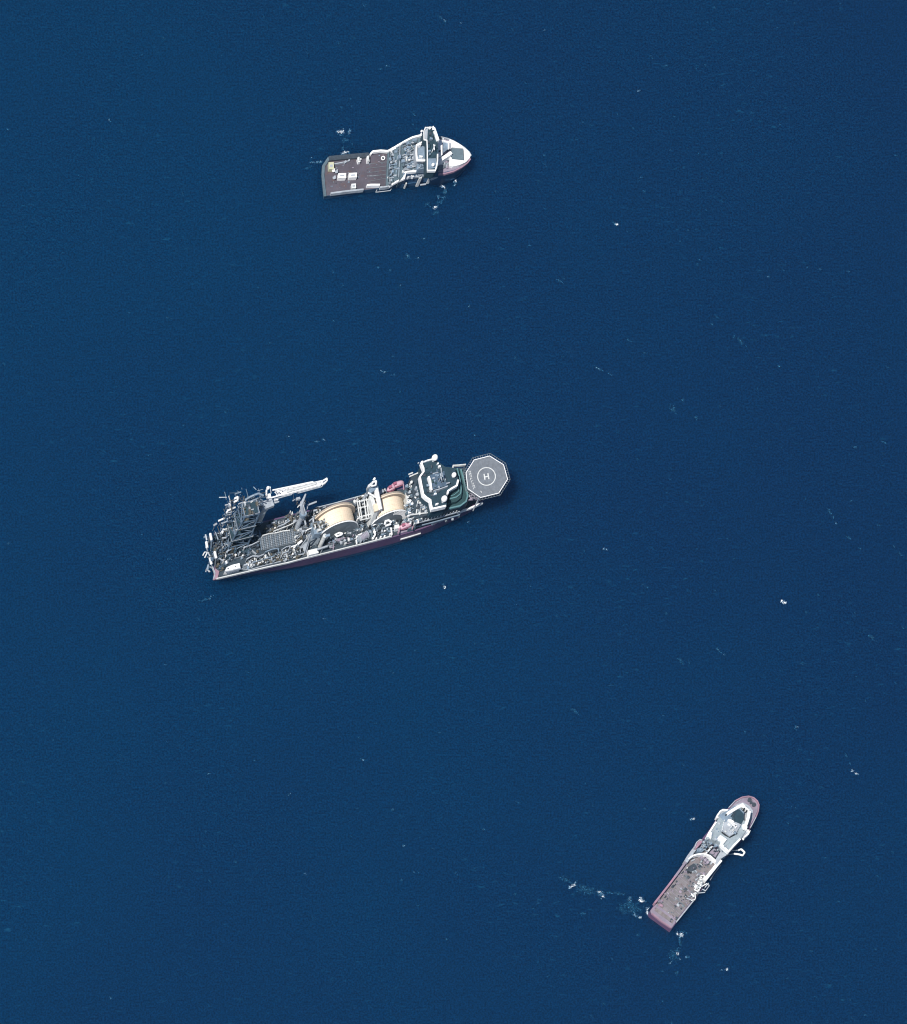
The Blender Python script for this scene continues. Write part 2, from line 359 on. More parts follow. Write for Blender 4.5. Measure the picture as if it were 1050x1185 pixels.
# foredeck
f = new(M['mauve']); f.sheet([(507, 199.4), (514, 199.2), (525, 196.8), (534, 192.8), (540.5, 188), (544.4, 183.2), (545.2, 180), (543, 176.6), (537.6, 171.8), (531.6, 167.8), (524.6, 164), (517.6, 161.2), (510, 159.2), (507, 172)], ZF+.05); f.build('foredeck', A)
w = new(M['white']); ZW = 13.2
w.prism([(520.4, 186.6), (521, 181), (524.8, 184), (537.4, 185.6), (536.8, 171.6), (523, 170.4), (521, 174), (520.5, 160.9), (526, 163.2), (533, 167.2), (539, 172), (543.3, 176.2), (545, 179.4), (544, 182.6), (539.5, 187.4), (532, 190.8), (524, 192.6), (520.2, 191.4)], ZF+.1, ZW)
w.build('turtleback', A)
w = new(M['pink']); w.rail([(508, 200.6), (516, 200.4), (526, 197.6), (535, 193), (541, 188.4), (544.8, 183.6)], ZF-.5, ZF+.9, .7); w.use(M['lgrey']).rail([(545.6, 180), (543.4, 175.8), (538, 170.8), (532, 166.8), (525, 162.8), (518, 160), (509, 157.9)], ZF-.5, ZF+1, .5); w.build('bow_rail', A)
w = new(M['hatch']); w.prism([(523.2, 183.4), (523, 171.2), (536.2, 172.2), (536.8, 185)], ZF+.1, ZW+.5); w.build('bow_hatch', A)
w = new(M['white']); w.prism([(506.6, 181.5), (506.8, 163.6), (512.2, 163.6), (512.2, 179)], ZF+.1, 17)
w.use(M['bgrey']).prism([(512.4, 177.5), (512.6, 163.6), (519, 165), (518.4, 172.5)], ZF+.1, 15.2)
w.use(M['white']).rail([(507, 162), (513, 162.6), (519.6, 164.4), (519.6, 172)], 15, 16, .7)
w.use(M['white']).rail([(506, 187), (512, 183.5), (518, 179.5), (522.8, 176.2)], ZF, 15.6, 1.9)
w.rail([(505.9, 187.5), (505.4, 192), (504.8, 196)], 17, 19, 1.2)
w.use(M['dgrey']).pbox(509.2, 174.6, 2.4, 1.6, 17, 17.3, 40)
w.use(M['grey']).prism([(507.5, 197), (508, 191.5), (518.8, 187.6), (519.2, 192.5)], ZF+.1, ZF+.7)
clutter(w, [(508, 190.5), (519, 186), (518, 182), (508, 187)], ZF, 12, 4, AA, [M['lgrey'], M['dgrey'], M['white']], (1, 3), .9)
w.build('bridge_front', A)
# white bands on the dark starboard side
for (x0, x1, z0, z1) in ((466.6, 468.0, 1.0, 5.2), (480.4, 483.4, 1.0, 8.4), (492.0, 494.8, 2.2, 6.0), (497.0, 498.6, 6.0, 8.6)):
    s_ = new(M['offwhite']); yb = lambda x: 218.1-(x-467)*.16
    for (xa, xb) in ((x0, x1),):
        a0 = W(xa, yb(xa), 0); b0 = W(xb, yb(xb), 0); n_ = Vector((math.sin(math.radians(AA)), -math.cos(math.radians(AA)), 0))*.9
        Q = [a0, b0, b0+n_, a0+n_]; s_.loft([[Vector((q.x, q.y, z0)) for q in Q], [Vector((q.x, q.y, z1)) for q in Q]])
    s_.build('side_fender', A)
s_ = new(M['lgrey']); s_.ptube(486.5, 214, 2.6, 493, 213, 2.6, .45); s_.ptube(499, 207.5, 6.5, 507, 204, 7.5, .7); build_each(s_, 'side_ladder', A)
s_ = new(M['lgrey'])
for (a, b_) in (((435, 222.5), (452, 220.5)), ((435, 222.5), (436.5, 219.5)), ((452, 220.5), (454, 216.5))): s_.ptube(*a, 1.5, *b_, 1.8, .22)
s_.build('boarding_frame', A)
# things on the aft deck
D = 3.06
def container(px, py, L_, w_, h_, ang, mat, label, cat='container', name='deck_container', roof=None, z=D):
    t = root(name, px-h_*LX/S, py+h_*LY/S, z, ang, label, cat, 'containers and boxes on the brown aft deck')
    b = new(mat); b.pbox(px, py, L_, w_, z, z+h_, ang)
    c = W(px, py, z+h_); a = math.radians(ang); u = Vector((math.cos(a), math.sin(a), 0))
    n_ = int(L_*1.3)
    for k in range(n_+1):
        q = c+u*(k/n_-.5)*L_*S; b.box(q, .14, w_*S+.2, z+.1, z+h_-.05, ang)
    b.build('body', t)
    r = new(roof or mat)
    for sx, sy, l, ww in ((0, .5, L_*S+.3, .25), (0, -.5, L_*S+.3, .25), (.5, 0, .25, w_*S-.3), (-.5, 0, .25, w_*S-.3)):
        v = Vector((-u.y, u.x, 0)); q = c+u*sx*L_*S+v*sy*w_*S; r.box(q, l, ww, z+h_-.1, z+h_+.12, ang)
    r.use(M['lgrey']).box(c, L_*S*.6, w_*S*.34, z+h_-.1, z+h_+.06, ang)
    r.build('top_frame', t); return t
container(396.2, 203.2, 8.6, 5.0, 2.6, 2, M['white'], 'white container in the middle of the brown aft deck, nearest the stern')
container(408.6, 202.7, 8.8, 4.8, 2.6, 3, M['white'], 'white container in the middle of the brown aft deck, right of its twin')
container(409.6, 215.2, 4.6, 4.6, 2.2, 4, M['offwhite'], 'small square white frame container below the two white containers', name='open_container', roof=M['white'])
container(383.6, 191.8, 5.4, 7.6, 2.4, 3, M['yellow'], 'pale yellow box in the upper left corner of the brown aft deck', 'box', 'equipment_box')
t = root('winch', 415.8, 186.4, D, AA, 'white upright winch near the upper edge of the brown aft deck', 'winch', 'deck winches')
b = new(M['white']); b.pbox(415.6, 185, 2.6, 4.6, D, D+2.2, AA+8); b.pbox(416.6, 184, 3.6, 1.6, D, D+1.6, AA); b.build('housing', t)
b = new(M['offwhite']); b.ptube(415.2, 182.4, D+2, 415.4, 186.6, D+2, .75, n=10); b.build('drum', t)
t = root('winch', 426.6, 186, D, AA, 'tall white winch right beside the start of the upper white bulwark', 'winch', 'deck winches')
b = new(M['white']); b.pbox(426.4, 183.6, 2.4, 6.4, D, D+2.4, AA); b.build('housing', t)
b = new(M['offwhite']); b.ptube(426.6, 180.6, D+2.6, 426.2, 186.6, D+2.6, .5, n=10); b.build('drum', t)
t = root('tugger', 401.6, 187.4, D, 30, 'small light grey tugger winch with two lumps on the aft deck above the white containers', 'winch', 'deck winches')
b = new(M['lgrey']); b.pbox(400, 187, 3, 2.4, D, D+1.4, 30); b.build('housing', t); b = new(M['lgrey']); b.pbox(404, 185.4, 2.6, 1.6, D, D+1.2, 30); b.build('motor', t)
t = root('capstan', 443, 184.6, D, 0, 'ring shaped white capstan on the brown deck near the grey steps', 'capstan')
b = new(M['white']); c = W(443, 184.2, D)
for k in range(14):
    a0, a1 = 2*math.pi*k/14, 2*math.pi*(k+1)/14; b.tube(c+Vector((.95*math.cos(a0), .95*math.sin(a0), .9)), c+Vector((.95*math.cos(a1), .95*math.sin(a1), .9)), .32, 6)
b.build('rim', t); b = new(M['dgrey']); b.tube(c, c+Vector((0, 0, .8)), .5, 10); b.build('hub', t)
for (x, y, l, nm) in ((386.6, 196.6, 'small white bollard just below the pale yellow box', 'bollard'), (390, 198, 'small grey bollard left of the first white container, upper one', 'bollard'), (387.4, 205, 'small grey bollard left of the first white container, lower one', 'bollard'),
                (450.6, 204.6, 'white bollard at the foot of the grey steps, left one', 'bollard'), (455.4, 207.6, 'white bollard at the foot of the grey steps, beside the lower bulwark', 'bollard')):
    b = new(M['white'] if 'white' in l[:12] else M['lgrey']); b.post(x-.4, y+1, D, D+1.6, .62, 10, .5); b.post(x-.4, y+1, D+1.5, D+1.8, .85, 10)
    q = W(x-.4, y+1, D); b.box(q, 1.9, 1.3, D, D+.3, AA)
    tag(b.build('bollard'), l, 'bollard', 'bollards on the brown aft deck')
b = MB(); rnd = random.Random(31)
for k in range(52):
    x = rnd.uniform(382, 446); y = 221-(x-382)*.11-rnd.uniform(1.5, 36); b.use(rnd.choice((M['mauve'], M['bgrey'], M['dgrey'], M['grey']))); b.pbox(x, y, rnd.uniform(.5, 2.2), rnd.uniform(.4, .8), D, D+rnd.uniform(.08, .35), AA+rnd.choice((0, 0, 90)))
for k in range(5): b.use(M['grey']).ptube(424+k*.5, 190+k*5, D+.12, 452, 187+k*4.6, D+.12, .12)
for k in range(8): b.use(M['lgrey']).pbox(426+k*1.5, 203.4-k*.1, .7, .5, D, D+.3, AA)
build_each(b, 'lashing_point', A)
b = new(M['lgrey']); b.rail([(387, 189.5), (393, 188.4), (398, 187.4)], 3, 4.2, .5); b.build('hose_rail', A)

clutter(None, [(466, 202), (492, 197), (481, 163), (468, 168)], ZF, 200, 44, AA-8, [M['lgrey'], M['dgrey'], M['bgrey'], M['grey'], M['offwhite'], M['tealmid']], (.5, 3), 1.0)
clutter(None, [(449, 212), (466, 204), (463, 170), (451, 176)], 7, 110, 45, AA-8, [M['lgrey'], M['dgrey'], M['bgrey'], M['grey'], M['tealmid']], (.5, 3), 1.0)
clutter(None, [(506, 198), (520, 195), (520, 162), (508, 160)], ZF, 50, 46, AA, [M['lgrey'], M['dgrey'], M['white'], M['grey'], M['mauve']], (.5, 2), .8)
fittings(A)

# ================================================================== SHIP B: cable and pipe laying ship, middle of the photo
BA = 13.6
B = root('pipelaying_ship', 405, 622, 0, BA, 'long maroon pipe laying ship with octagonal helideck, two cream reels and cranes', 'ship')
ZD = 10.0
deckB = [(247, 671, 10), (283, 663.5, 10), (335, 652, 10), (379, 641, 10), (410, 633.5, 10), (454, 622, 10), (487, 612.5, 10), (505, 606, 10), (520, 599, 10), (537, 591.5, 10), (552, 583.5, 10), (564, 575, 10), (571, 566, 10),
         (566, 560.5, 10), (552, 557, 10), (530, 556.5, 10), (500, 559, 10), (467, 564, 10), (414, 575.5, 10), (365, 588.5, 10), (310, 602, 10), (262, 614, 10), (248, 617, 10), (248.5, 645, 10)]
mb = hullmb(M['purple'], deckB, ZD, [(4, 1.0), (7, .5), (9.95, 0)], BA, sq=.3, counter=1)
mb.bm.verts.ensure_lookup_table(); um = math.radians(BA)
for v in list(mb.bm.verts):                     # the red paint runs up towards the stern, dark anti-fouling shows below it
    if v.co.z < 4.5:
        x = (v.co-W(246, 683, 0)).dot(Vector((math.cos(um), math.sin(um), 0))); v.co.z = 2.6+4.6*max(0, min(1, 1-x/55))
mb.build('hull', B)
hullmb(M['navy'], deckB, ZD, [(-2, 2.9), (0, 2.3), (7.5, .5)], BA, sq=.3, counter=1).build('lower_hull', B)
dk = new(M['darkdeck']); dk.sheet([(248.5, 669), (283, 662), (335, 650.6), (379, 639.6), (454, 620.6), (487, 611), (520, 598), (550, 583), (563, 574.6), (570, 566), (565, 561.3), (530, 558), (467, 565.5), (414, 577), (365, 590), (310, 603.5), (250, 618), (250.5, 645)], ZD+.06)
dk.build('main_deck', B)
r = new(M['offwhite']); r.rail([(251, 669.3), (283, 662), (310, 655.8), (335, 650.4), (351, 646), (379, 639.2), (410, 631.4), (424, 628), (454, 620)], ZD, ZD+1.2, .55)
r.use(M['lgrey']).rail([(247.5, 669.6), (249, 663), (246, 655)], ZD, ZD+1.1, .6)
r.use(M['lgrey']).rail([(365, 587.6), (390, 581.4), (414, 574.6), (424, 572.4)], ZD, ZD+1.2, .5)
r.use(M['lgrey']).rail([(262, 656.6), (290, 659), (310, 653), (335, 647)], ZD, ZD+1, .35); r.build('deck_rail', B)
r = new(M['offwhite']); r.rail([(464, 623.6), (475, 620.5), (487, 616.6)], 5, 5.8, .8); r.use(M['lgrey']); r.rail([(478, 615), (492, 610), (502, 606)], 8.4, 9.2, .7); r.rail([(500, 607), (512, 602), (520, 597)], 9.4, 10.2, .6)
r.use(M['white']).rail([(518, 596), (527, 592.6), (535, 590.6), (546, 587), (559, 581.4)], ZD, ZD+1.5, .9); r.use(M['lgrey']).rail([(488, 606), (500, 603), (512, 597)], ZD, ZD+1.2, .6); r.build('fender_strip', B)
r = new(M['purple']); 
for x, y in ((300, 664), (345, 655), (392, 644), (430, 634.5), (460, 627)): r.post(x, y, 1.0, 7.5, .5)
r.build('hull_frame', B)
# stern steel plate deck with pink-grey lip
s = new(M['pink']); s.prism([(247, 671), (252, 669.6), (254, 661), (249, 657.6)], ZD+.1, ZD+.8); s.use(M['dgrey']); s.prism([(251, 656), (262, 640), (262, 618), (250, 621), (250, 645)], ZD+.1, ZD+.5); s.build('stern_plate', B)
h = new(M['white']); h.prism([(260.4, 660.4), (263, 656.2), (269, 653.6), (277.4, 651.6), (278.4, 657), (266, 660)], ZD+.1, ZD+4)
h.use(M['dgrey']).pbox(264.2, 658, 1.6, .9, ZD+4, ZD+4.2, BA); h.pbox(272.8, 655.8, 1.6, .9, ZD+4, ZD+4.2, BA); h.use(M['lgrey']).rail([(262, 661.4), (270, 659.8), (279, 657.4)], ZD+3, ZD+4.4, .3); h.build('deckhouse', B)
# moonpool: opening closed by a flat dark teal plate
mp = new(M['teal']); mp.prism([(270, 646), (289, 641), (286, 619), (272, 622)], ZD+.08, ZD+.2); mp.build('moonpool_hatch', B)
mp = new(M['grey']); mp.rail([(270, 646.5), (290, 641)], ZD, ZD+1.4, .5); mp.rail([(290, 641), (287, 619)], ZD, ZD+1, .4); mp.use(M['lgrey']).rail([(284, 632.6), (292, 630), (300, 626)], ZD+2, ZD+3.2, .5); mp.rail([(289, 634), (297, 641)], ZD, ZD+1, .5); mp.build('moonpool_frame', B)
# pipe rack deck (grid)
pr = new(M['grey']); pr.prism([(303, 637), (343, 628), (344, 612), (300, 621)], ZD+.1, ZD+1.2)
for k in range(17): pr.use(M['lgrey'] if k % 2 else M['bgrey']).ptube(303+k*2.45, 636.5-k*.58, ZD+1.6, 300.5+k*2.5, 620.5-k*.55, ZD+1.6, .2)
for k in range(8): pr.use(M['grey']).ptube(303, 635.4-k*2, ZD+1.9, 343, 626.6-k*2, ZD+1.9, .14)
pr.build('pipe_rack', B)
# pipe stalks and conveyors beside the rack
def conveyor(pts, z, mat, name, w=1.0, posts=True):
    w *= .5; g = new(mat); g.rail(pts, z-.7, z, w)
    if posts:
        for p in pts:
            q = W(p[0], p[1], z); g.tube((q.x, q.y, ZD), (q.x, q.y, z-.6), .2, 5)
    g.build(name, B)
conveyor([(304, 619.6), (312, 617.2), (320, 616.4), (328, 614.2), (336, 613.4)], 13, M['offwhite'], 'conveyor', 1.0)
conveyor([(317, 614.6), (326, 611), (334, 608), (341, 604.5)], 15, M['offwhite'], 'conveyor', .9)
conveyor([(322, 609), (330, 606), (336, 602)], 16, M['lgrey'], 'conveyor', 1.0)
conveyor([(286, 646.5), (293, 643), (300, 643.5), (306, 641)], 13.6, M['lgrey'], 'conveyor', 1.1)
conveyor([(307, 638.6), (315, 635.4), (322, 634.2), (323, 637)], 13.6, M['bgrey'], 'conveyor', 1.0)
conveyor([(293, 650.5), (306, 647), (318, 643), (322, 640)], 12, M['bgrey'], 'conveyor', .9)
conveyor([(326.4, 636), (332, 632.4), (336, 631.6), (334, 637.6), (327.6, 640), (325, 645)], 13.2, M['lgrey'], 'conveyor', .8)
conveyor([(337.4, 632.4), (341, 631.4), (344, 630.2)], 13.2, M['white'], 'conveyor', 1.0)
# foundations
cr = [M['offwhite'], M['olive'], M['grey'], M['olive'], M['dgrey'], M['lgrey']]
cd = [M['steel'], M['grey'], M['dgrey'], M['teal'], M['steel'], M['olive']]
def machinery(quad, n, seed, mats, size=(1, 4), hm=3.0, name='deck_machinery', z=ZD):
    clutter(None, quad, z, n, seed, BA, mats, size, hm)
machinery([(304, 620), (340, 610), (338, 598), (312, 607)], 130, 21, cr, (1, 5), 4)
machinery([(282, 660), (345, 646), (345, 634), (284, 650)], 110, 22, cr, (1, 5), 2.4)
machinery([(253, 662), (262, 659), (262, 648), (250, 656)], 26, 23, cd, (1, 3), 2.2)
machinery([(242, 655), (272, 648), (272, 617), (242, 623)], 170, 24, cd, (1, 5), 5, 'stern_machinery')
machinery([(286, 640), (302, 638), (300, 618), (288, 618)], 40, 25, cd, (1, 3), 3)
machinery([(262, 618), (300, 612), (302, 604), (262, 613)], 60, 26, cd, (1, 4), 6, 'stern_machinery')
machinery([(340, 630), (376, 620), (374, 590), (340, 598)], 190, 27, cr, (1, 4), 4)
machinery([(344, 646), (356, 643), (352, 628), (344, 630)], 26, 28, cr, (1, 3), 2)
machinery([(378, 637), (410, 629), (408, 617), (380, 624)], 60, 29, [M['grey'], M['dgrey'], M['bgrey'], M['mauve'], M['lgrey']], (1, 4), 1.8)
machinery([(410, 630), (458, 617), (456, 600), (412, 610)], 120, 30, [M['grey'], M['dgrey'], M['bgrey'], M['tealmid'], M['lgrey']], (1, 4), 2.2)
machinery([(414, 605), (430, 602), (424, 575), (408, 579)], 60, 32, cr, (1, 4), 3)
machinery([(420, 576), (448, 570), (446, 566.6), (418, 573)], 30, 33, cr, (1, 3), 2.4)
machinery([(466, 608), (486, 603), (480, 568), (464, 574)], 110, 34, [M['tealmid'], M['grey'], M['lgrey'], M['offwhite'], M['teal']], (1, 4), 5)
machinery([(484, 608), (515, 597), (512, 590), (486, 599)], 30, 35, cd, (1, 5), 1.4)
tiny = [M['white'], M['offwhite'], M['lgrey'], M['dgrey'], M['black'], M['black'], M['grey'], M['bgrey'], M['dgrey']]
machinery([(286, 657), (345, 643), (345, 633), (286, 647)], 110, 91, tiny, (.5, 2), 2.6)
machinery([(304, 618), (342, 609), (340, 600), (310, 607)], 110, 96, tiny, (.5, 2), 3.4)
machinery([(345, 643), (412, 628), (366, 592), (345, 598)], 130, 92, tiny, (.5, 2), 3.6)
machinery([(412, 628), (470, 612), (466, 600), (412, 612)], 110, 93, tiny, (.5, 2), 2.8)
machinery([(412, 604), (440, 598), (436, 570), (408, 578)], 90, 94, tiny, (.5, 2), 4)
machinery([(248, 656), (285, 648), (290, 612), (250, 618)], 190, 95, [M['steel'], M['lgrey'], M['dgrey'], M['bgrey'], M['black'], M['white']], (.5, 2), 4)
# stern edge: fender arches and rollers standing proud of the stern
def standing(name, segs):
    g = MB()
    for (x0, y0, x1, y1, z0, z1, w_, mt) in segs: g.use(M[mt]); g.ptube(x0, y0, z0, x1, y1, z1, w_, n=6)
    g.build(name, B)
standing('stern_frame', [(239, 627, 240, 634, 16, 16, .75, 'white'), (239.2, 634, 240.4, 637.5, 16, 14, .4, 'lgrey'), (238, 618.5, 239.5, 625, 17, 16, .5, 'lgrey'), (236, 622, 239, 620.5, 16, 16, .5, 'bgrey'), (239.5, 620, 238.5, 634, 17, 13, .35, 'bgrey'),
    (243.5, 617.5, 245, 625, 18, 18, .7, 'white'), (245, 625, 244, 638, 18, 10, .35, 'bgrey'), (243, 617, 241, 634, 18, 10, .35, 'grey')])
standing('stern_frame', [(234.8, 643, 237.2, 638.6, 12, 13, .35, 'offwhite'), (237, 645.6, 240, 639.5, 12, 13, .4, 'offwhite'), (237.2, 638.6, 242, 639.6, 13, 13, .35, 'lgrey'), (241, 639.5, 243.5, 644, 13, 12, .4, 'lgrey'), (239.6, 644.5, 246, 645.6, 12, 12, .3, 'grey')])
standing('stern_frame', [(243, 645.5, 245, 653, 14, 13, .7, 'white'), (245, 653, 246, 657, 13, 10, .35, 'lgrey'), (248.6, 638.5, 250.4, 646, 16, 16, .75, 'white'), (250, 646, 249, 656, 16, 10, .35, 'grey'), (248.4, 638, 246, 652, 16, 10, .3, 'grey'), (250.4, 648, 254, 646, 14, 14, .35, 'bgrey'), (254, 646, 258, 648.5, 14, 13, .5, 'lgrey')])
standing('stern_roller', [(241.8, 653.5, 240.2, 659, 9, 8.4, .8, 'bgrey'), (240, 659, 242.6, 662, 8, 8, .3, 'lgrey'), (242.5, 661, 242.3, 661.6, 8, 8, .6, 'offwhite'), (239, 658, 238.4, 662, 8, 7, .25, 'lgrey'), (243, 656, 247, 658, 10, 10, .4, 'grey')])
# lay tower: a lattice tower over the moonpool, leaning away from us by height
tower = bpy.data.objects.new('lay_tower', None); scene.collection.objects.link(tower); tower.parent = B; WM['lay_tower'] = WM[B.name]
ta = math.radians(BA); tu = Vector((math.cos(ta), math.sin(ta), 0)); tv = Vector((-tu.y, tu.x, 0))
c0 = W(271, 628, ZD); c0.z = ZD
corners = [(i, j) for i, j in ((-1, -1), (1, -1), (1, 1), (-1, 1))]
HT = 31.0
def tp(i, j, z):      # tower section shrinks and steps towards the bow with height
    t = (z-ZD)/HT; return Vector((c0.x, c0.y, z))+tu*(i*(6.2-2.0*t)+1.5*t)+tv*(j*(5.6-1.8*t)+.5)
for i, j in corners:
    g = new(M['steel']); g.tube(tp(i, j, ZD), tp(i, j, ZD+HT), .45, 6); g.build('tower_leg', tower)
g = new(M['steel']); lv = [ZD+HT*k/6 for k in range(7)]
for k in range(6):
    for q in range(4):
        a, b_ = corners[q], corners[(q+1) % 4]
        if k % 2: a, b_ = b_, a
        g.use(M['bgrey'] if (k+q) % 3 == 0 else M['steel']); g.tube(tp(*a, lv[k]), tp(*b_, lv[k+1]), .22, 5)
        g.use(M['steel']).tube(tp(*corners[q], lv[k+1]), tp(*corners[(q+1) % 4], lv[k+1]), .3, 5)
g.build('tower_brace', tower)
for z, k, mats in ((ZD+11, 1.15, cd), (ZD+20, 1.1, cd), (ZD+HT, 1.0, cr)):
    g = new(M['teal']); q = [tp(i*k, j*k, z) for i, j in corners]; g.loft([[p-Vector((0, 0, .5)) for p in q], q]); rnd = random.Random(int(z))
    for n_ in range(16):
        p = tp(rnd.uniform(-1, 1), rnd.uniform(-1, 1), z); g.use(rnd.choice(mats)); g.box(p, rnd.uniform(.6, 3), rnd.uniform(.5, 1.4), z, z+rnd.uniform(.4, 1.8), BA+rnd.choice((0, 90, 20)))
    g.use(M['lgrey'])
    for n_ in range(4): g.tube(q[n_]+Vector((0, 0, 1)), q[(n_+1) % 4]+Vector((0, 0, 1)), .14, 4)
    g.build('tower_platform', tower)
# bright pieces the photo shows around the tower
def bits(name, parent, segs):
    g = MB()
    for (x0, y0, x1, y1, z, rr, mt) in segs: g.use(M[mt]); g.ptube(x0, y0, z, x1, y1, z, rr, n=6); p = W((x0+x1)/2, (y0+y1)/2, z); g.use(M['grey']); g.tube((p.x, p.y, z-6), p, .22, 5)
    build_each(g, name, parent)
bits('tower_fitting', tower, [(271.5, 577, 275.5, 575, 40, .55, 'white'), (275.5, 575, 275.2, 578.6, 40, .5, 'white'), (275, 579, 271, 581, 39, .55, 'white'), (260.5, 584.6, 265.5, 583.6, 36, .35, 'lgrey'), (265.6, 583, 266, 586, 36, .8, 'white'),
    (262.4, 593.5, 264, 590.6, 33, .5, 'white'), (264, 590.6, 269, 588.6, 33, .6, 'white'), (269, 588.6, 272.5, 587, 33, .5, 'offwhite'), (277, 586.5, 278.6, 589.6, 34, .7, 'white'), (279, 594, 282.4, 592.6, 30, .5, 'white'), (272, 594.6, 274.6, 594, 30, .5, 'lgrey'),
    (272, 571.6, 279, 569.4, 41, .4, 'bgrey'), (282, 581.6, 286, 581.8, 36, .55, 'white'), (276, 583.4, 281, 581.2, 38, .35, 'lgrey'), (271, 603, 274, 601.4, 26, .55, 'white'), (263, 600.6, 266, 599, 27, .55, 'lgrey'), (262.6, 594, 262.6, 598, 30, .4, 'bgrey'),
    (253, 602.8, 259.8, 599.8, 24, .5, 'white'), (247.6, 608, 251, 606, 20, .6, 'lgrey'), (257.6, 609, 259.6, 605.6, 22, .5, 'lgrey'), (257, 617, 259, 612.6, 20, .7, 'white'), (259, 612.8, 263, 612, 20, .4, 'offwhite'), (270, 616, 274, 613.2, 21, .9, 'white'), (274, 613.2, 278.6, 611.4, 21, .8, 'white'),
    (257, 622.5, 262, 622.2, 18, .45, 'lgrey'), (270, 626.4, 271, 625.6, 18, .55, 'white'), (261, 640, 265, 636.6, 14, .5, 'lgrey'), (265, 637, 268, 635.4, 14, .4, 'bgrey'), (262, 630, 267, 620, 15, .3, 'bgrey'), (265.6, 629.5, 270, 620.5, 15, .3, 'bgrey'), (284.2, 603.6, 291.6, 603, 18, .55, 'white'), (287.6, 607.6, 291.4, 607, 18, .7, 'white'), (285, 604, 288, 607.5, 18, .3, 'lgrey')])
rnd = random.Random(17); g = MB()
for k in range(230):
    t = rnd.random(); z = 14+26*t; x = rnd.uniform(250, 292)+t*12; y = 640-t*52-rnd.uniform(0, 16)-(x-250)*.2; g.use(rnd.choice([M['steel'], M['steel'], M['bgrey'], M['olive'], M['dgrey'], M['lgrey']]))
    aa = rnd.choice((BA, BA, BA+90, rnd.uniform(0, 180))); l_ = rnd.uniform(1, 5); a_ = W(x, y, z); ar = math.radians(aa); g.tube(a_, a_+Vector((math.cos(ar)*l_, math.sin(ar)*l_, rnd.uniform(-1.5, 1.5))), rnd.uniform(.12, .32), 5)
tag(g.build('tower_rigging', tower), kind='stuff')
# pipe chute arching between tower and crane
g = MB(); arch = [(284, 578.5, 38), (289, 575.4, 39), (294, 573, 40), (299.5, 571, 40), (305, 573.6, 39)]
for off, mt in ((0, 'bgrey'), (.9, 'lgrey'), (5.5, 'bgrey'), (10, 'bgrey'), (14, 'grey')):
    for a, b_ in zip(arch, arch[1:]):
        g.use(M[mt]); g.ptube(a[0]-off*.1, a[1]+off, a[2]-off*.5, b_[0]-off*.1, b_[1]+off, b_[2]-off*.5, .6 if off == 0 else .3)
rnd = random.Random(44)
for k in range(60):
    x = rnd.uniform(278, 304); y = rnd.uniform(578, 597)-(x-278)*.22; g.use(rnd.choice(cd+[M['lgrey']])); zz = rnd.uniform(24, 34); g.ptube(x, y, zz, x+rnd.uniform(-2, 6), y-rnd.uniform(-1, 3), zz+rnd.uniform(-1, 1), rnd.uniform(.15, .4))
for (x0, y0, x1, y1, z) in ((278, 593, 306, 580, 28), (290, 598, 300, 593, 24), (286, 596, 290, 591.6, 24), (290, 590, 294, 588, 28)): g.use(M['lgrey']).ptube(x0, y0, z, x1, y1, z, .45)
for (x, y, z0, z1) in ((283, 607, 10, 30), (292, 606, 10, 30), (290, 612, 10, 28)): g.use(M['grey']).post(x, y, z0, z1, .35, 5)
g.build('pipe_chute', tower)
# main crane with long white boom
crane = bpy.data.objects.new('main_crane', None); scene.collection.objects.link(crane); crane.parent = B; WM['main_crane'] = WM[B.name]
g = new(M['offwhite']); g.post(299, 606, ZD, 25, 1.45, 14, 1.55); g.build('pedestal', crane)
base = W(299, 606, ZD); top = Vector((base.x, base.y, 25))
g = new(M['lgrey']); g.tube(top, top+Vector((0, 0, 2)), 2.0, 14, 1.8); g.box(top, 7.5, 4.6, 27, 29, BA+8); g.build('slewing_platform', crane)
g = new(M['white']); ZC = 30; g.pbox(312, 574, 3.6, 5.6, 27, ZC, BA); g.ptube(308.4, 574, ZC, 308.6, 566.6, ZC+2, .5); g.ptube(309, 566, ZC+2, 313, 564, ZC+2.2, .6); g.ball(W(310.4, 564.6, ZC+2.6), .95)
g.use(M['lgrey']); g.ptube(313, 564.6, ZC+2, 314, 571, ZC, .25); g.pbox(306, 581, 8, 1.6, 26, 27.6, BA+16); g.pbox(302, 580, 3, 2, 26, 27, 30); g.use(M['white']).pbox(320, 577.4, 4.2, 2.4, 27, 28.4, BA)
g.use(M['lgrey']).ptube(313, 583.4, 26, 323, 580.4, 26, .5); g.build('machine_house', crane)
g = new(M['white']); ZT = 30
a1, b1 = W(315.5, 567.3, ZT), W(362, 557.6, ZT); g.tube(a1, b1, .4, 6); a2, b2 = W(314, 576, ZT), W(374, 559.6, ZT); g.tube(a2, b2, .42, 6)
g.truss(W(319, 571.6, ZT), W(373, 557.6, ZT), (2.6, 1.2), (1.2, .9), 16, .2, .13); g.truss(W(326, 572, ZT), W(371, 561, ZT), (1.4, .9), (1.0, .8), 14, .2, .13)
for k in range(7, 15):
    t = k/14; t2 = min(1, t+.07); g.tube(a1.lerp(b1, t), a2.lerp(b2, t2 if k % 2 else t), .2, 4)
g.use(M['offwhite']).tube(W(332, 569, ZT+.8), W(366, 559.4, ZT+.8), .75, 6)
g.use(M['lgrey']).ptube(318, 577.6, 28.5, 338, 572, 28.5, .35); g.ptube(345, 570.6, 28.5, 372, 563.2, 28.5, .35); g.ptube(372, 563.2, 28.5, 377, 559, 29.5, .35)
g.use(M['white']).ptube(372, 557.6, ZT, 378.6, 553.6, ZT, .5); g.ptube(373, 561, ZT, 378, 557, ZT, .5); g.ptube(378.6, 553.6, ZT, 378.8, 556.6, ZT, .4); g.build('boom', crane)
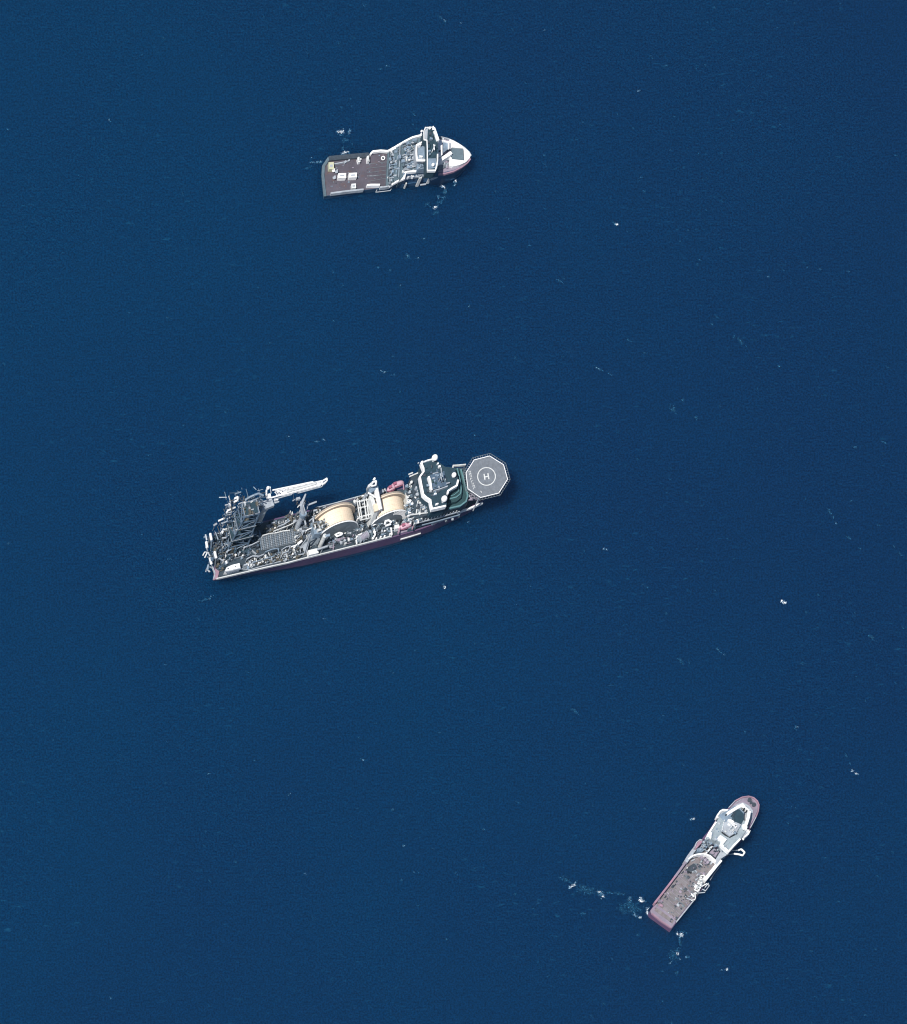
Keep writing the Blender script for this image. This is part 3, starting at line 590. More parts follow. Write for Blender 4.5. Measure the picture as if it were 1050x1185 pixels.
g = new(M['lgrey']); g.pbox(345.4, 576.6, 4.6, 2.6, 24, 25.4, BA); g.ptube(339, 579.6, 24, 341, 578, 24, .4); g.use(M['grey']).ptube(344, 575, 24, 344, 571, 29.4, .14); g.ptube(340, 579, 24, 340, 572.6, 29, .12); g.build('hook_block', crane)
# second tall tower crane amidships
cr2 = bpy.data.objects.new('knuckle_crane', None); scene.collection.objects.link(cr2); cr2.parent = B; WM['knuckle_crane'] = WM[B.name]
g = new(M['lgrey']); g.post(342.8, 613, ZD, 24, 1.5, 12, 1.2); base = W(342.8, 613, ZD); g.build('pedestal', cr2)
g = new(M['bgrey']); kn = Vector((base.x, base.y, 25)); g.tube(kn-Vector((0, 0, 1.4)), kn+Vector((0, 0, 1)), 1.9, 12); tipk = W(354, 571.6, 36); mid = W(349, 584, 31); g.use(M['lgrey'])
g.tube(kn, mid, 1.3, 8, 1.0); g.tube(mid, tipk, 1.0, 8, .45); g.use(M['white']).tube(kn+Vector((1.4, 0, 0)), mid+Vector((.8, 0, .5)), .3, 6); g.build('boom', cr2)
g = MB(); rnd = random.Random(9)
for k in range(22): x, y = rnd.uniform(344, 358), rnd.uniform(580, 597); g.use(rnd.choice(cr)); g.ptube(x, y, 22, x+rnd.uniform(-2, 3), y+rnd.uniform(-3, 3), 22+rnd.uniform(-1, 2), .3)
g.use(M['lgrey']).ptube(356, 584.6, 24, 366.5, 580.6, 24, .5); g.ptube(356, 585, 24, 355.6, 589, 24, .4); g.ptube(350.5, 592, 22, 354, 607, 18, .5); g.ball(W(351, 593, 22), .8); g.ptube(363, 591, 20, 367, 590, 20, .5); g.ptube(358, 603, 17, 363, 599, 17, .4); g.ptube(362.6, 600, 17, 363, 605, 16, .5)
build_each(g, 'boom_fitting', cr2)
# long cross beams
conveyor([(355.4, 613), (362, 610.4), (372, 607.4), (378, 606)], 15, M['white'], 'walkway', .9); conveyor([(372, 611.6), (377, 609), (383, 609.4), (388, 607)], 14, M['offwhite'], 'walkway', .9)
conveyor([(348, 614.6), (352, 613.4), (350, 619), (345, 622.4)], 13, M['lgrey'], 'walkway', .7); conveyor([(380, 604.6), (383, 605.6), (388, 603)], 17, M['offwhite'], 'walkway', .6)
# small white drum, mast, column and hatch
g = new(M['white']); g.post(366, 617.6, ZD, ZD+3, 1.15, 12); g.build('ventilator', B)
g = new(M['grey']); g.prism([(355.5, 633), (369, 629.6), (371.5, 619.6), (359, 621)], ZD+.1, ZD+.9); g.build('hatch', B)
g = new(M['offwhite']); g.post(370.4, 632.4, ZD, 20.5, 1.15, 12, 1.2); g.use(M['bgrey']).ptube(376.4, 620.6, 20, 382, 619, 20.4, .8); g.build('davit_crane', B)
g = new(M['lgrey']); 
for (x0, y0) in ((346.6, 635), (352, 641), (355, 639)): g.ptube(x0, y0, ZD+.5, 359.6, 617, 24, .35)
g.loft([[W(347, 634, 12), W(355, 640, 11), W(355.5, 637, 11.4)], [W(354.5, 627, 17), W(357, 627.6, 17), W(357.2, 627, 17)]]); g.use(M['white']).ptube(345, 629.4, 14, 349.4, 626, 14, .75); g.build('derrick_mast', B)
g = MB(); 
for (x0, y0, x1, y1) in ((388.6, 618.6, 393, 616.4), (393, 616.4, 396.8, 617.6), (396, 618.4, 390, 620.8), (390.4, 621, 388.8, 618.8)): g.use(M['white']).ptube(x0, y0, 14, x1, y1, 14, .5)
for (x, y) in ((389, 619), (396, 618)):
    q = W(x, y, 14); g.use(M['grey']).tube((q.x, q.y, ZD), q, .3, 5)
g.build('cable_sheave', B)
g = MB()
for (x0, y0, x1, y1) in ((445.6, 603.4, 450, 602), (450, 602, 453.4, 604.6), (446, 604, 445.4, 607), (446.4, 608.6, 452, 606.6)): g.use(M['white']).ptube(x0, y0, 14, x1, y1, 14, .55)
q = W(448, 605, 14); g.use(M['grey']).tube((q.x, q.y, ZD), q, .4, 5); g.build('cable_sheave', B)
g = MB()
for (x0, y0, x1, y1) in ((413, 629.6, 412.4, 625), (412.4, 623, 413.6, 620), (414, 619.6, 419, 617.6), (432.6, 614.8, 434.6, 618.6), (434.6, 618.6, 432.6, 622), (452.8, 611, 453.8, 619), (432, 608, 438, 604.6), (431.6, 604.6, 437, 603.4)): g.use(M['white']).ptube(x0, y0, 12, x1, y1, 12, .45)
for x, y in ((444.6, 614), (451, 617.4), (440, 621), (444.6, 620), (435, 622.6)): g.use(M['white']).post(x, y+2, ZD, ZD+1.6, .5, 6)
build_each(g, 'deck_davit', B)
g = new(M['mauve']); a = W(416, 624, 12); b_ = W(425, 618.6, 12); g.tube(a, b_, 1.7, 14); g.use(M['lgrey'])
for t in (0, 1): p = a.lerp(b_, t); dd = (b_-a).normalized()*.2; g.tube(p-dd, p+dd, 2.2, 14)
for k in range(1, 6): p = a.lerp(b_, k/6); dd = (b_-a).normalized()*.1; g.tube(p-dd, p+dd, 1.85, 12)
g.build('winch', B)
g = new(M['grey'])
for k in range(5): g.ptube(409, 607+k*2, ZD+1.2, 421, 604+k*2, ZD+1.2, .3)
g.use(M['mauve']); g.rail([(386, 636), (386.6, 626), (393, 623), (404, 622)], ZD, ZD+1.4, .5); g.build('deck_winches', B).name = 'pipe_guide'
# the two cable reels
def reel(name, fx, fy, R, width, hub, ribs):
    t = bpy.data.objects.new(name, None); scene.collection.objects.link(t); t.parent = B; WM[t.name] = WM[B.name]
    ax = tv; c = W(fx, fy, ZD); up = Vector((0, 0, 1))
    def ring(off, r, n=48):
        return [c+ax*off+tu*r*math.cos(2*math.pi*k/n)+up*r*math.sin(2*math.pi*k/n) for k in range(n)]
    def disc(mat, r0, r1, o0, o1, smooth=False):
        """annular drum, upper part only above the deck"""
        g = new(mat); n = 48; ks = [k for k in range(n//2+1)]
        P = []
        for (r, o) in ((r0, o0), (r1, o0), (r1, o1), (r0, o1)):
            P.append([g.bm.verts.new(c+ax*o+tu*r*math.cos(math.pi*k/(n//2))+up*max(-.2, r*math.sin(math.pi*k/(n//2)))) for k in ks])
        for i in range(4):
            A_, B_ = P[i], P[(i+1) % 4]
            for k in range(len(ks)-1): g.face((A_[k], A_[k+1], B_[k+1], B_[k]), smooth)
        return g
    g = disc(M['black'], 1, R-3.6, .4, 1.6); g.build('core', t)
    g = disc(M['cream'], 1, R-1.3, 1.3, width-.45)
    for k in range(10): 
        o = 1.5+(width-2.3)*k/9
        for j in range(24):
            a0, a1 = math.pi*j/24, math.pi*(j+1)/24; rr = R-1.32+.1*math.sin(k*2.1)
            g.tube(c+ax*o+tu*rr*math.cos(a0)+up*rr*math.sin(a0), c+ax*o+tu*rr*math.cos(a1)+up*rr*math.sin(a1), .24, 4)
    g.build('coil', t)
    g = disc(M['grey'], 1, R, -.35, .35)
    if ribs:
        for k in range(17):
            a0 = math.pi*(k+.5)/34; g.use(M['white']); p = c-ax*.42; g.tube(p+tu*(R-3.2)*math.cos(a0)+up*(R-3.2)*math.sin(a0), p+tu*(R-.2)*math.cos(a0)+up*(R-.2)*math.sin(a0), .2, 4)
    for j in range(30):
        a0, a1 = math.pi*j/30, math.pi*(j+1)/30; g.use(M['white']); g.tube(c+tu*R*math.cos(a0)+up*R*math.sin(a0), c+tu*R*math.cos(a1)+up*R*math.sin(a1), .42, 5)
    g.build('flange', t)
    g = disc(M['creamdark'], 1, R+.6, width-.4, width+1.2)
    for j in range(30):
        a0, a1 = math.pi*j/30, math.pi*(j+1)/30; g.use(M['cream']); o = ax*width; g.tube(c+o+tu*(R+.6)*math.cos(a0)+up*(R+.6)*math.sin(a0), c+o+tu*(R+.6)*math.cos(a1)+up*(R+.6)*math.sin(a1), .28, 5)
    g.build('flange', t)
    g = new(M['dgrey']); g.tube(c-ax*1.4-up*.1, c+ax*(width+1.4)-up*.1, 1.5, 16); g.build('axle', t)
reel('cable_reel', 390.5, 618, 11.7, 9.6, 3, False)
reel('cable_reel', 450, 604.6, 11.0, 9.6, 3, True)
g = new(M['bgrey']); g.prism([(360, 605), (379, 600.6), (383, 609), (372, 617), (364, 618)], ZD+.1, 16); g.build('reel_drive', B); clutter(None, [(361, 606), (380, 601), (383, 609), (366, 617)], 16, 60, 77, BA, cr, (1, 4), 2.2)
# gantries between the reels
g = new(M['offwhite'])
for x0, x1 in ((413.5, 417), (416, 419), (421.5, 424), (424.4, 427)): g.ptube(x0, 579.6-(x0-413)*.24, 17, x1, 601-(x1-417)*.25, 17, .32)
for (x0, y0, x1, y1) in ((413, 581, 428, 577.4), (415, 598.6, 429, 595), (417, 602, 428, 599.4), (414, 588, 424, 586)): g.ptube(x0, y0, 17, x1, y1, 17, .35)
for x, y in ((414, 580), (417, 600), (427, 577), (429, 596)):
    q = W(x, y, 17); g.use(M['grey']).tube((q.x, q.y, ZD), q, .4, 6)
g.build('gantry', B)
g = new(M['offwhite']); ZG = 22
g.loft([[W(*p, ZD+.1) for p in ((426, 612), (431.5, 610.5), (427, 592), (421.5, 593.5))], [W(*p, ZG) for p in ((433.4, 592.6), (437.6, 591.6), (431.6, 572), (427.4, 573.2))]])
g.use(M['cream']).prism([(433.6, 592), (438.4, 590.4), (437, 582.4), (432.6, 583.4)], ZG, ZG+1.2); g.build('gantry_house', B)
g = new(M['white']); g.ptube(435.6, 566, 24, 440.4, 590, 22, 1.25, n=8); g.ptube(426, 570, 25, 437.6, 577, 24, .45); g.ptube(440.6, 588, 20, 443.6, 596, 16, .5); g.ptube(438, 592, 18, 436.8, 599, 16, .45); g.ptube(434, 594, 18, 432, 598, 16, .45)
q = W(436, 567, 24)
for x, y in ((436, 567), (440, 588)):
    q = W(x, y, 24 if x < 438 else 22); g.tube((q.x, q.y, ZD), q, .7, 8)
g.build('gantry_beam', B)
g = new(M['offwhite']); ZA = 28; g.prism([(425.6, 564.6), (431, 561.4), (432, 558.6), (429.6, 558.4), (426, 561.4)], ZA-3, ZA); g.use(M['bgrey']).prism([(428, 571), (438, 564.6), (437.4, 557.6), (431, 556.6), (426, 562)], ZA-5, ZA-3.1)
g.use(M['white']).ptube(431, 558, ZA, 435.6, 556.6, ZA, .5); g.ptube(435.6, 556.6, ZA, 435, 561.4, ZA, .5); g.ptube(430, 562.6, ZA, 434.6, 561.6, ZA, .4); g.ball(W(433.6, 554, ZA+1), .7); g.ball(W(432.4, 555, ZA), .45)
q = W(432, 564, 23); g.use(M['grey']).tube((q.x, q.y, ZD), (q.x, q.y, 24), 1.1, 8); q = W(427, 566, 23); g.tube((q.x, q.y, ZD), (q.x, q.y, 24), .7, 8); g.build('crane_cab', B)
g = new(M['lgrey'])
for (x, y, z) in ((421.5, 578, 15), (423, 574.6, 17), (424.4, 572, 19), (441, 569.6, 16), (443, 568, 16)): g.pbox(x, y, 2.4, 3.4, ZD, z, BA)
build_each(g, 'locker', B)
# galleries along the accommodation side
g = new(M['lgrey']); g.rail([(480.6, 605.6), (504.4, 599.6), (532.4, 591.6)], 15.2, 16, .5); g.use(M['bgrey']).rail([(480.6, 609.4), (504.4, 603.4), (532.4, 595.4)], 12, 12.8, .5); g.build('gallery', B)
for k in range(14):
    g = new(M['offwhite'] if k % 3 else M['lgrey']); g.pbox(482+k*3.6, 603-k*.92, 1.2, .5, 15.9, 17.6, BA); g.build('gallery_locker', B)
# bridge and accommodation
a1 = new(M['darkdeck']); a1.prism([(480.5, 600), (504, 594), (532, 586), (544, 577), (546, 563), (539, 541), (500, 544), (476, 551)], ZD+.1, 20); a1.build('accommodation', B)
a2 = new(M['tealmid']); a2.prism([(473, 612), (481.6, 610), (482, 590), (479, 560), (468, 565.6)], ZD+.1, 13.4); a2.build('aft_deckhouse', B)
g = MB(); clutter(g, [(483, 594), (498, 591), (494, 560), (480, 560)], 20, 200, 71, BA, [M['tealmid'], M['lgrey'], M['bgrey'], M['grey'], M['offwhite'], M['dgrey']], (1, 4), 2.6)
g.use(M['offwhite'])
for (x0, y0, x1, y1) in ((473, 549, 478, 547), (474, 551.6, 486, 546.4), (482, 594, 485, 572), (480, 575, 486, 580), (474, 596, 497, 593), (486, 596, 487, 584), (497, 592, 497.6, 594)): g.ptube(x0, y0, 21, x1, y1, 21, .4)
g.ball(W(476.4, 558, 22), .9); g.ball(W(486.6, 582, 22), .8); build_each(g, 'deck_fitting', B)
g = new(M['offwhite']); g.prism([(469.6, 570), (472.4, 569), (475, 583), (471.6, 585)], ZD, 17); g.prism([(475, 567), (477, 566.6), (477.6, 570), (475.4, 570.6)], ZD, 18); g.prism([(474.4, 583), (479, 581), (479, 584), (474.4, 586)], ZD, 17); g.build('funnel', B)
machinery([(470, 610), (488, 604), (486, 552), (470, 562)], 170, 97, [M['lgrey'], M['offwhite'], M['dgrey'], M['tealmid'], M['white'], M['bgrey']], (.6, 3), 1.6, z=18)
machinery([(484, 610), (534, 597), (530, 590), (484, 602)], 90, 98, [M['lgrey'], M['dgrey'], M['mauve'], M['bgrey'], M['grey']], (.8, 4), 1.6)
# green nested decks before the bridge
gd = new(M['green']); gd.prism([(519, 588.4), (533, 585.4), (539, 580.6), (541.6, 573), (539.4, 563), (533.6, 543), (525, 541.4), (524, 562)], 20, 21.2)
gd.prism([(519, 582.6), (529, 580), (533.6, 576), (535, 569), (533.6, 556), (530, 542), (525.6, 542), (525, 560)], 21.2, 23.6); gd.build('forward_deck', B)
g = new(M['greenrim']); g.rail([(519.4, 588.2), (533, 585), (539.6, 580), (541.6, 573), (539, 562), (533.6, 542.6)], 21, 22.2, .8); g.rail([(521, 577), (528.6, 575), (533.4, 571), (534, 566), (532.6, 555), (529.4, 541.6)], 23.4, 24.4, .6); g.rail([(521, 574), (526, 572.4), (530.6, 568.6), (530.6, 560)], 23.6, 24.4, .4)
g.use(M['offwhite']).rail([(524.4, 541), (524.8, 538.4), (532, 538), (539.4, 537.2)], 22, 23.4, .6)
for x, y in ((525, 538.6), (539, 537.4)):
    q = W(x, y, 22.4); g.use(M['bgrey']).tube((q.x, q.y, 18), q, .4, 6)
g.build('deck_edge', B)
ZR = 29
br = new(M['teal']); br.prism([(500.6, 588.8), (517, 585), (518, 572.6), (519.6, 568), (529.4, 562), (530.6, 555), (526, 541.4), (515, 540), (503.4, 531.4), (488.4, 535), (489, 544), (486.4, 552), (490.4, 573.4), (498.6, 579)], 20, ZR)
bridgeB = br.build('bridge', B)
r = new(M['white']); r.rail([(488, 535.6), (490.4, 541.6), (490.6, 545.4), (486.2, 551.4), (487.8, 560), (490.2, 572), (494, 575.6), (498.4, 578.4), (499, 583), (500.4, 588.6), (508, 587), (516.4, 585)], ZR-1.4, ZR+1.2, .95)
r.rail([(488, 535.4), (495, 532.6), (502, 530.8)], ZR-.4, ZR+.9, .7); r.rail([(518, 571.4), (518.8, 567.8), (523, 565), (529, 561.6), (530.6, 555)], ZR-1, ZR+1.2, 1.0)
r.rail([(496.4, 551), (498.2, 556), (498.8, 561), (499.8, 567)], ZR, ZR+2.4, 1.0); r.use(M['lgrey']).rail([(502, 567.6), (510, 565.4), (518.6, 562.2)], ZR, ZR+1.8, .5); r.rail([(510.6, 541), (512.6, 552), (513.6, 556)], ZR, ZR+1, .35); r.rail([(501, 548), (507.6, 546.4)], ZR, ZR+1, .35); r.build('wing_wall', bridgeB)
r = new(M['steel']); r.prism([(500.6, 566.6), (518, 561.6), (514, 546), (498, 549.6)], ZR+.05, ZR+1.1); clutter(r, [(501, 566), (517, 561), (513, 547), (499, 550)], ZR+1.1, 16, 52, BA, [M['tealmid'], M['bgrey'], M['dgrey'], M['green'], M['lgrey']], (1, 3), .8); clutter(None, [(492, 572), (516, 582), (516, 545), (490, 540)], ZR, 40, 53, BA, [M['teal'], M['bgrey'], M['teal'], M['steel'], M['dgrey']], (1, 4), .9); r.build('bridge_roof', bridgeB)
r = new(M['white']); r.prism([(486, 537.4), (489.6, 536.4), (490, 533), (487.6, 533.6)], ZR, ZR+1.6); r.pbox(509, 539.4, 2.4, 2, ZR, ZR+1.4, BA); r.pbox(507.2, 536, 1.6, 1.4, ZR, ZR+1.4, BA); r.pbox(504, 571.2, 2.8, 1.6, ZR, ZR+1.2, BA+10); r.pbox(506, 583, 3.2, 1.6, ZR, ZR+1.2, BA+6); r.pbox(523.4, 543.8, 1.6, 1.4, ZR-6, ZR-2, BA); r.use(M['lgrey']).pbox(484.6, 535.4, 1.4, 1, ZR, ZR+.8, BA); r.pbox(515, 554, 3, 1, ZR+1, ZR+2, -30); build_each(r, 'roof_fitting', bridgeB)
for x, y, rr, z in ((503.4, 529.6, 1.75, ZR+3), (514.4, 577.2, 1.75, ZR+3), (525.6, 549.6, 1.4, ZR+1.5)):
    g = new(M['white']); c = W(x, y, z); g.ball(c, rr, 14); g.tube(c-Vector((0, 0, rr+1.4)), c-Vector((0, 0, rr*.6)), .7, 10, .9); g.build('radome', B)
g = new(M['lgrey']); p = W(508, 557, ZR+1); g.tube(p, p+Vector((0, 0, 7)), .35, 6, .2); g.box(p, .4, 4, ZR+5, ZR+5.4, BA); g.box(p, .4, 2.6, ZR+7, ZR+7.4, BA); g.build('mast', B)
# helideck
ZH = 24.0
oct_ = [(566.9, 527.0), (583.4, 537.4), (588.2, 554.6), (577.7, 571), (556, 576.3), (541.2, 566), (538.9, 546.8), (548.6, 531.7)]
g = new(M['helideck']); g.prism(oct_, ZH-.7, ZH); heli = g.build('helideck', B)
cx, cy = 563.2, 551.3
g = new(M['offwhite'])
def annulus(g, r0, r1, z, n=48):
    for k in range(n):
        q = []
        for rr, aa in ((r0, k), (r1, k), (r1, k+1), (r0, k+1)):
            a = 2*math.pi*aa/n; q.append((cx+rr*math.cos(a), cy+rr*math.sin(a)))
        g.sheet(q, z)
annulus(g, 9.7, 10.8, ZH+.03)
def stroke(g, x0, y0, x1, y1, w, z):
    d = math.hypot(x1-x0, y1-y0); nx, ny = -(y1-y0)/d*w/2, (x1-x0)/d*w/2; g.sheet([(x0+nx, y0+ny), (x1+nx, y1+ny), (x1-nx, y1-ny), (x0-nx, y0-ny)], z)
stroke(g, 560.4, 548.4, 561.4, 555.0, 1.5, ZH+.03); stroke(g, 564.8, 547.6, 565.9, 554.4, 1.5, ZH+.03); stroke(g, 561.6, 551.9, 564.9, 551.2, 1.4, ZH+.045)
g.build('landing_mark', heli)
g = new(M['white'])
for k in range(8):
    a, b_ = Vector(oct_[k]), Vector(oct_[(k+1) % 8]); c = Vector((cx, cy)); a = c+(a-c)*.975; b_ = c+(b_-c)*.975; stroke(g, a.x, a.y, b_.x, b_.y, .75, ZH+.035+.004*(k % 2))
g.build('edge_line', heli)
g = new(M['offwhite']); rnd = random.Random(3)
lx = [(543.6, 546.2), (544.2, 549), (544.9, 551.6), (545.4, 554.4), (546.4, 557.4), (547.2, 560), (548.2, 562.6), (549, 565.4)]
for (x, y) in lx:
    stroke(g, x-1, y-.8, x+1.3, y-1.1, .5, ZH+.04); stroke(g, x-.9, y-.8, x-.6, y+.9, .5, ZH+.05); 
    if rnd.random() < .6: stroke(g, x+.9, y-1.0, x+1.1, y+.7, .5, ZH+.045)
stroke(g, 556.4, 568, 557.6, 570, .8, ZH+.04); g.build('deck_lettering', heli)
g = new(M['grey'])
for k in range(-3, 4): stroke(g, cx+k*6-1.2, cy-19+abs(k)*3, cx+k*6+1.6, cy+19-abs(k)*3, .22, ZH+.012)
g.build('deck_seams', heli)
g = MB(); 
for k in range(8):
    a, b_ = Vector(oct_[k]), Vector(oct_[(k+1) % 8]); c = Vector((cx, cy)); ao = c+(a-c)*1.10; bo = c+(b_-c)*1.10
    g.use(M['grey']).ptube(ao.x, ao.y, ZH-.1, bo.x, bo.y, ZH-.1, .13, n=4)
    for j in range(7):
        p = a.lerp(b_, j/7); q = ao.lerp(bo, j/7); g.use(M['grey']).ptube(p.x, p.y, ZH-.3, q.x, q.y, ZH-.1, .12, n=4)
g.build('safety_net', heli)
g = new(M['lgrey']); 
for (x, y) in ((546, 562), (556, 572), (550, 560), (560, 566)):
    q = W(x, y, ZH); g.tube((q.x*.985+W(556, 566, 0).x*.015, q.y-1, ZD), (q.x, q.y, ZH-.6), .35, 6)
g.use(M['mauve']); g.prism([(540, 579), (556, 577), (552, 572), (541, 568)], 19, 20); clutter(g, [(541, 580), (556, 578), (552, 570), (541, 570)], 20, 14, 6, BA, [M['pink'], M['mauve'], M['lgrey'], M['dgrey']], (1, 3), 1); g.build('helideck_support', B)
# lifeboats
def lifeboat(px, py, ang, L_, label):
    z = 12.5; t = root('lifeboat', px, py, z, ang, label, 'lifeboat', 'enclosed lifeboats hanging at the ship sides')
    c = W(px, py, z); a = math.radians(ang); u = Vector((math.cos(a), math.sin(a), 0)); v = Vector((-u.y, u.x, 0))
    def sec(mat, prof, zz, name):
        g = new(mat); rings = []
        for k in range(11):
            s_ = -1+2*k/10; f = math.sqrt(max(.03, 1-abs(s_)**2.6)); rings.append([c+u*s_*L_/2+v*py_*f+Vector((0, 0, zz+pz*f)) for py_, pz in prof])
        g.loft(rings, smooth=True); g.build(name, t)
    sec(M['red'], [(-1.7, 1.2), (-1.5, .2), (-.6, -.7), (.6, -.7), (1.5, .2), (1.7, 1.2)], 0, 'hull')
    sec(M['rosy'], [(-1.55, 1.15), (-1.3, 2.0), (-.5, 2.7), (.5, 2.7), (1.3, 2.0), (1.55, 1.15)], 0, 'canopy')
    g = new(M['red']); p = c-u*L_*.25+Vector((0, 0, 2.4)); g.box(p, 1.6, 1.4, z+2.4, z+3.5, ang); g.build('conning_hatch', t); return t
lifeboat(469.4, 609.6, 20, 8.6, 'bright red lifeboat at the lower side of the ship beside the white locker'); lifeboat(459.6, 561.8, 20, 8.6, 'pinkish red lifeboat at the upper side of the ship behind the right hand cream reel')
lifeboat(452.6, 566.2, 22, 5.4, 'small pale rescue boat at the upper side, left of the larger lifeboat')
g = new(M['pink'])
for (x0, y0, x1, y1) in ((460.6, 617, 463, 611.6), (463, 611.6, 468, 608), (470, 606, 479, 604), (477, 612.6, 479.4, 606), (467, 560, 467.6, 567)): g.ptube(x0, y0, 14, x1, y1, 14, .4)
g.use(M['mauve']); g.prism([(460, 618), (481, 612), (481, 608.6), (462, 613.6)], ZD, ZD+1); g.build('lifeboat_davit', B)
def locker(px, py, L_, w_, h_, label, name='white_container', cat='container'):
    t = root(name, px-h_*LX/S, py+h_*LY/S, ZD+1.5, BA, label, cat, 'white boxes on the pipe laying ship')
    g = new(M['white']); g.pbox(px, py, L_, w_, ZD+.1, ZD+.1+h_, BA); c = W(px, py, ZD+h_); rr = math.radians(BA); u = Vector((math.cos(rr), math.sin(rr), 0))
    for k in range(9): q = c+u*(k/8-.5)*L_*S; g.box(q, .14, w_*S+.2, ZD+.2, ZD+h_, BA)
    g.build('body', t); g = new(M['offwhite']); v = Vector((-u.y, u.x, 0))
    for s_ in (-.5, .5): g.box(c+v*s_*w_*S, L_*S+.3, .3, ZD+h_, ZD+h_+.25, BA); g.box(c+u*s_*L_*S, .3, w_*S-.4, ZD+h_, ZD+h_+.25, BA)
    g.build('top_frame', t)
locker(362.6, 638.6, 11, 5.2, 3, 'big white container at the lower rail under the leaning derrick mast'); locker(459.6, 609.6, 5, 3.8, 3, 'small white container touching the left end of the bright red lifeboat')
g = new(M['lgrey']); g.ptube(367, 636, 14.6, 379, 632, 14.6, .55); q = W(374, 633.6, 14.6); g.tube((q.x, q.y, ZD), q, .35, 5); g.build('spreader_beam', B)

fittings(B)

# ================================================================== SHIP C: offshore tug and supply ship, lower right
CA = 51.5
C = root('offshore_tug', 817, 1000, 0, CA, 'small offshore tug with a rounded pale red bow, pale grey top and planked aft deck', 'ship')
Z1 = 4.5; Z2 = 8.0
deckC = [(778, 1074.4), (783, 1067.4), (794, 1053), (806, 1038), (813, 1028), (818, 1018), (826, 1006), (833, 995), (841, 991), (846, 984), (856.5, 972.5), (862, 968), (867.6, 961), (869.6, 956),
         (874.6, 946), (877.6, 939), (878.6, 931), (876.6, 926.4), (872.6, 922.8), (866.6, 921), (859, 922), (851, 926.4), (844, 934), (836, 941), (828.6, 946), (826, 952.6), (819, 963), (810.6, 973), (804.4, 979.6), (797, 993.6), (788, 1006.6), (776, 1023), (764, 1037.6), (752.6, 1053.6), (754, 1057)]
deckC = [(x, y, Z1 if i < 7 or i > 28 else Z2) for i, (x, y) in enumerate(deckC)]
aft = [(778, 1074.4), (783, 1067.4), (794, 1053), (806, 1038), (813, 1028), (818, 1018), (826, 1006), (836, 990), (820, 968), (805, 980), (797, 993.6), (788, 1006.6), (776, 1023), (764, 1037.6), (752.6, 1053.6), (754, 1057)]
hullmb(M['purple'], aft, Z1, [(-2, .6), (0, .4), (Z1, 0)], CA, sq=.01).build('hull', C)
fw = [(846, 984), (856.5, 972.5), (862, 968), (867.6, 961), (869.6, 956), (874.6, 946), (877.6, 939), (878.6, 931), (876.6, 926.4), (872.6, 922.8), (866.6, 921), (859, 922), (851, 926.4), (844, 934), (836, 941), (828.6, 948), (826, 952.6), (819, 963), (813, 970)]
hullmb(M['purple'], fw, Z2, [(-2, 1.6), (0, 1.2), (5, .5), (Z2, 0)], CA, sq=.35).build('forecastle', C)
d = new(M['wood']); d.sheet([(776, 1070), (783, 1064), (805, 1037), (822, 1012), (833, 990), (820, 978), (806, 984), (796, 999), (758, 1048)], Z1+.05)
ax_u = Vector((math.cos(math.radians(CA)), math.sin(math.radians(CA)), 0)); ax_v = Vector((-ax_u.y, ax_u.x, 0))
c = W(790, 1030, Z1)
for k in range(-9, 10): d.use(M['grey']).box(c+ax_v*k*.85-ax_u*1.5, 26, .12, Z1+.05, Z1+.1, CA)
for k in range(-6, 6): d.use(M['mauve']).box(c+ax_u*k*2.4, .14, 16, Z1+.06, Z1+.12, CA)
d.build('aft_deck', C)
s = new(M['mauve']); s.prism([(754, 1057), (753, 1053.6), (759.6, 1045.8), (780.8, 1063), (781.6, 1068), (777.4, 1074)], Z1-.2, Z1+.5)
s.use(M['wood']).prism([(757.6, 1053.6), (760, 1050), (780, 1065), (778.4, 1068.6)], Z1+.5, Z1+.75); s.use(M['pink']).rail([(754.6, 1056.6), (766, 1066), (777, 1073)], Z1-.4, Z1+.7, .7); s.build('stern_ramp', C)
s = None; clutter(s, [(756, 1053), (766, 1049), (767, 1042), (760, 1044)], Z1+.3, 14, 2, CA, [M['pink'], M['mauve'], M['grey']], (1, 3), .9); clutter(s, [(774, 1068), (781, 1066), (782, 1061), (776, 1063)], Z1+.3, 8, 4, CA, [M['dgrey'], M['mauve'], M['dgrey']], (1, 2), .9)
b = new(M['pink']); b.rail([(758, 1044.6), (764, 1037), (776, 1021.6), (782, 1013.6)], Z1-.5, Z1+2.6, 1.15); b.use(M['mauve']).rail([(782, 1013.6), (788, 1005.4), (794, 997)], Z1-.5, Z1+2.6, 1.3)
b.use(M['lgrey']).rail([(794, 997), (797.6, 991), (802, 985), (806, 980)], Z1-.5, Z1+2.9, 2.2); b.build('bulwark', C)
b = new(M['white']); b.rail([(834.6, 995), (829, 1001.6), (822, 1010.4), (816, 1018)], Z1-.5, Z1+3, 1.9); b.build('bulwark', C); b = new(M['lgrey']); b.rail([(804.6, 1040), (798, 1048), (790, 1058), (783, 1066.6)], Z1-.5, Z1+.9, .7); b.build('bulwark', C); b = new(M['lgrey']); b.rail([(834.6, 1000.6), (827, 1010.4), (822, 1018)], 1.4, 2.2, .5); b.build('fender', C)
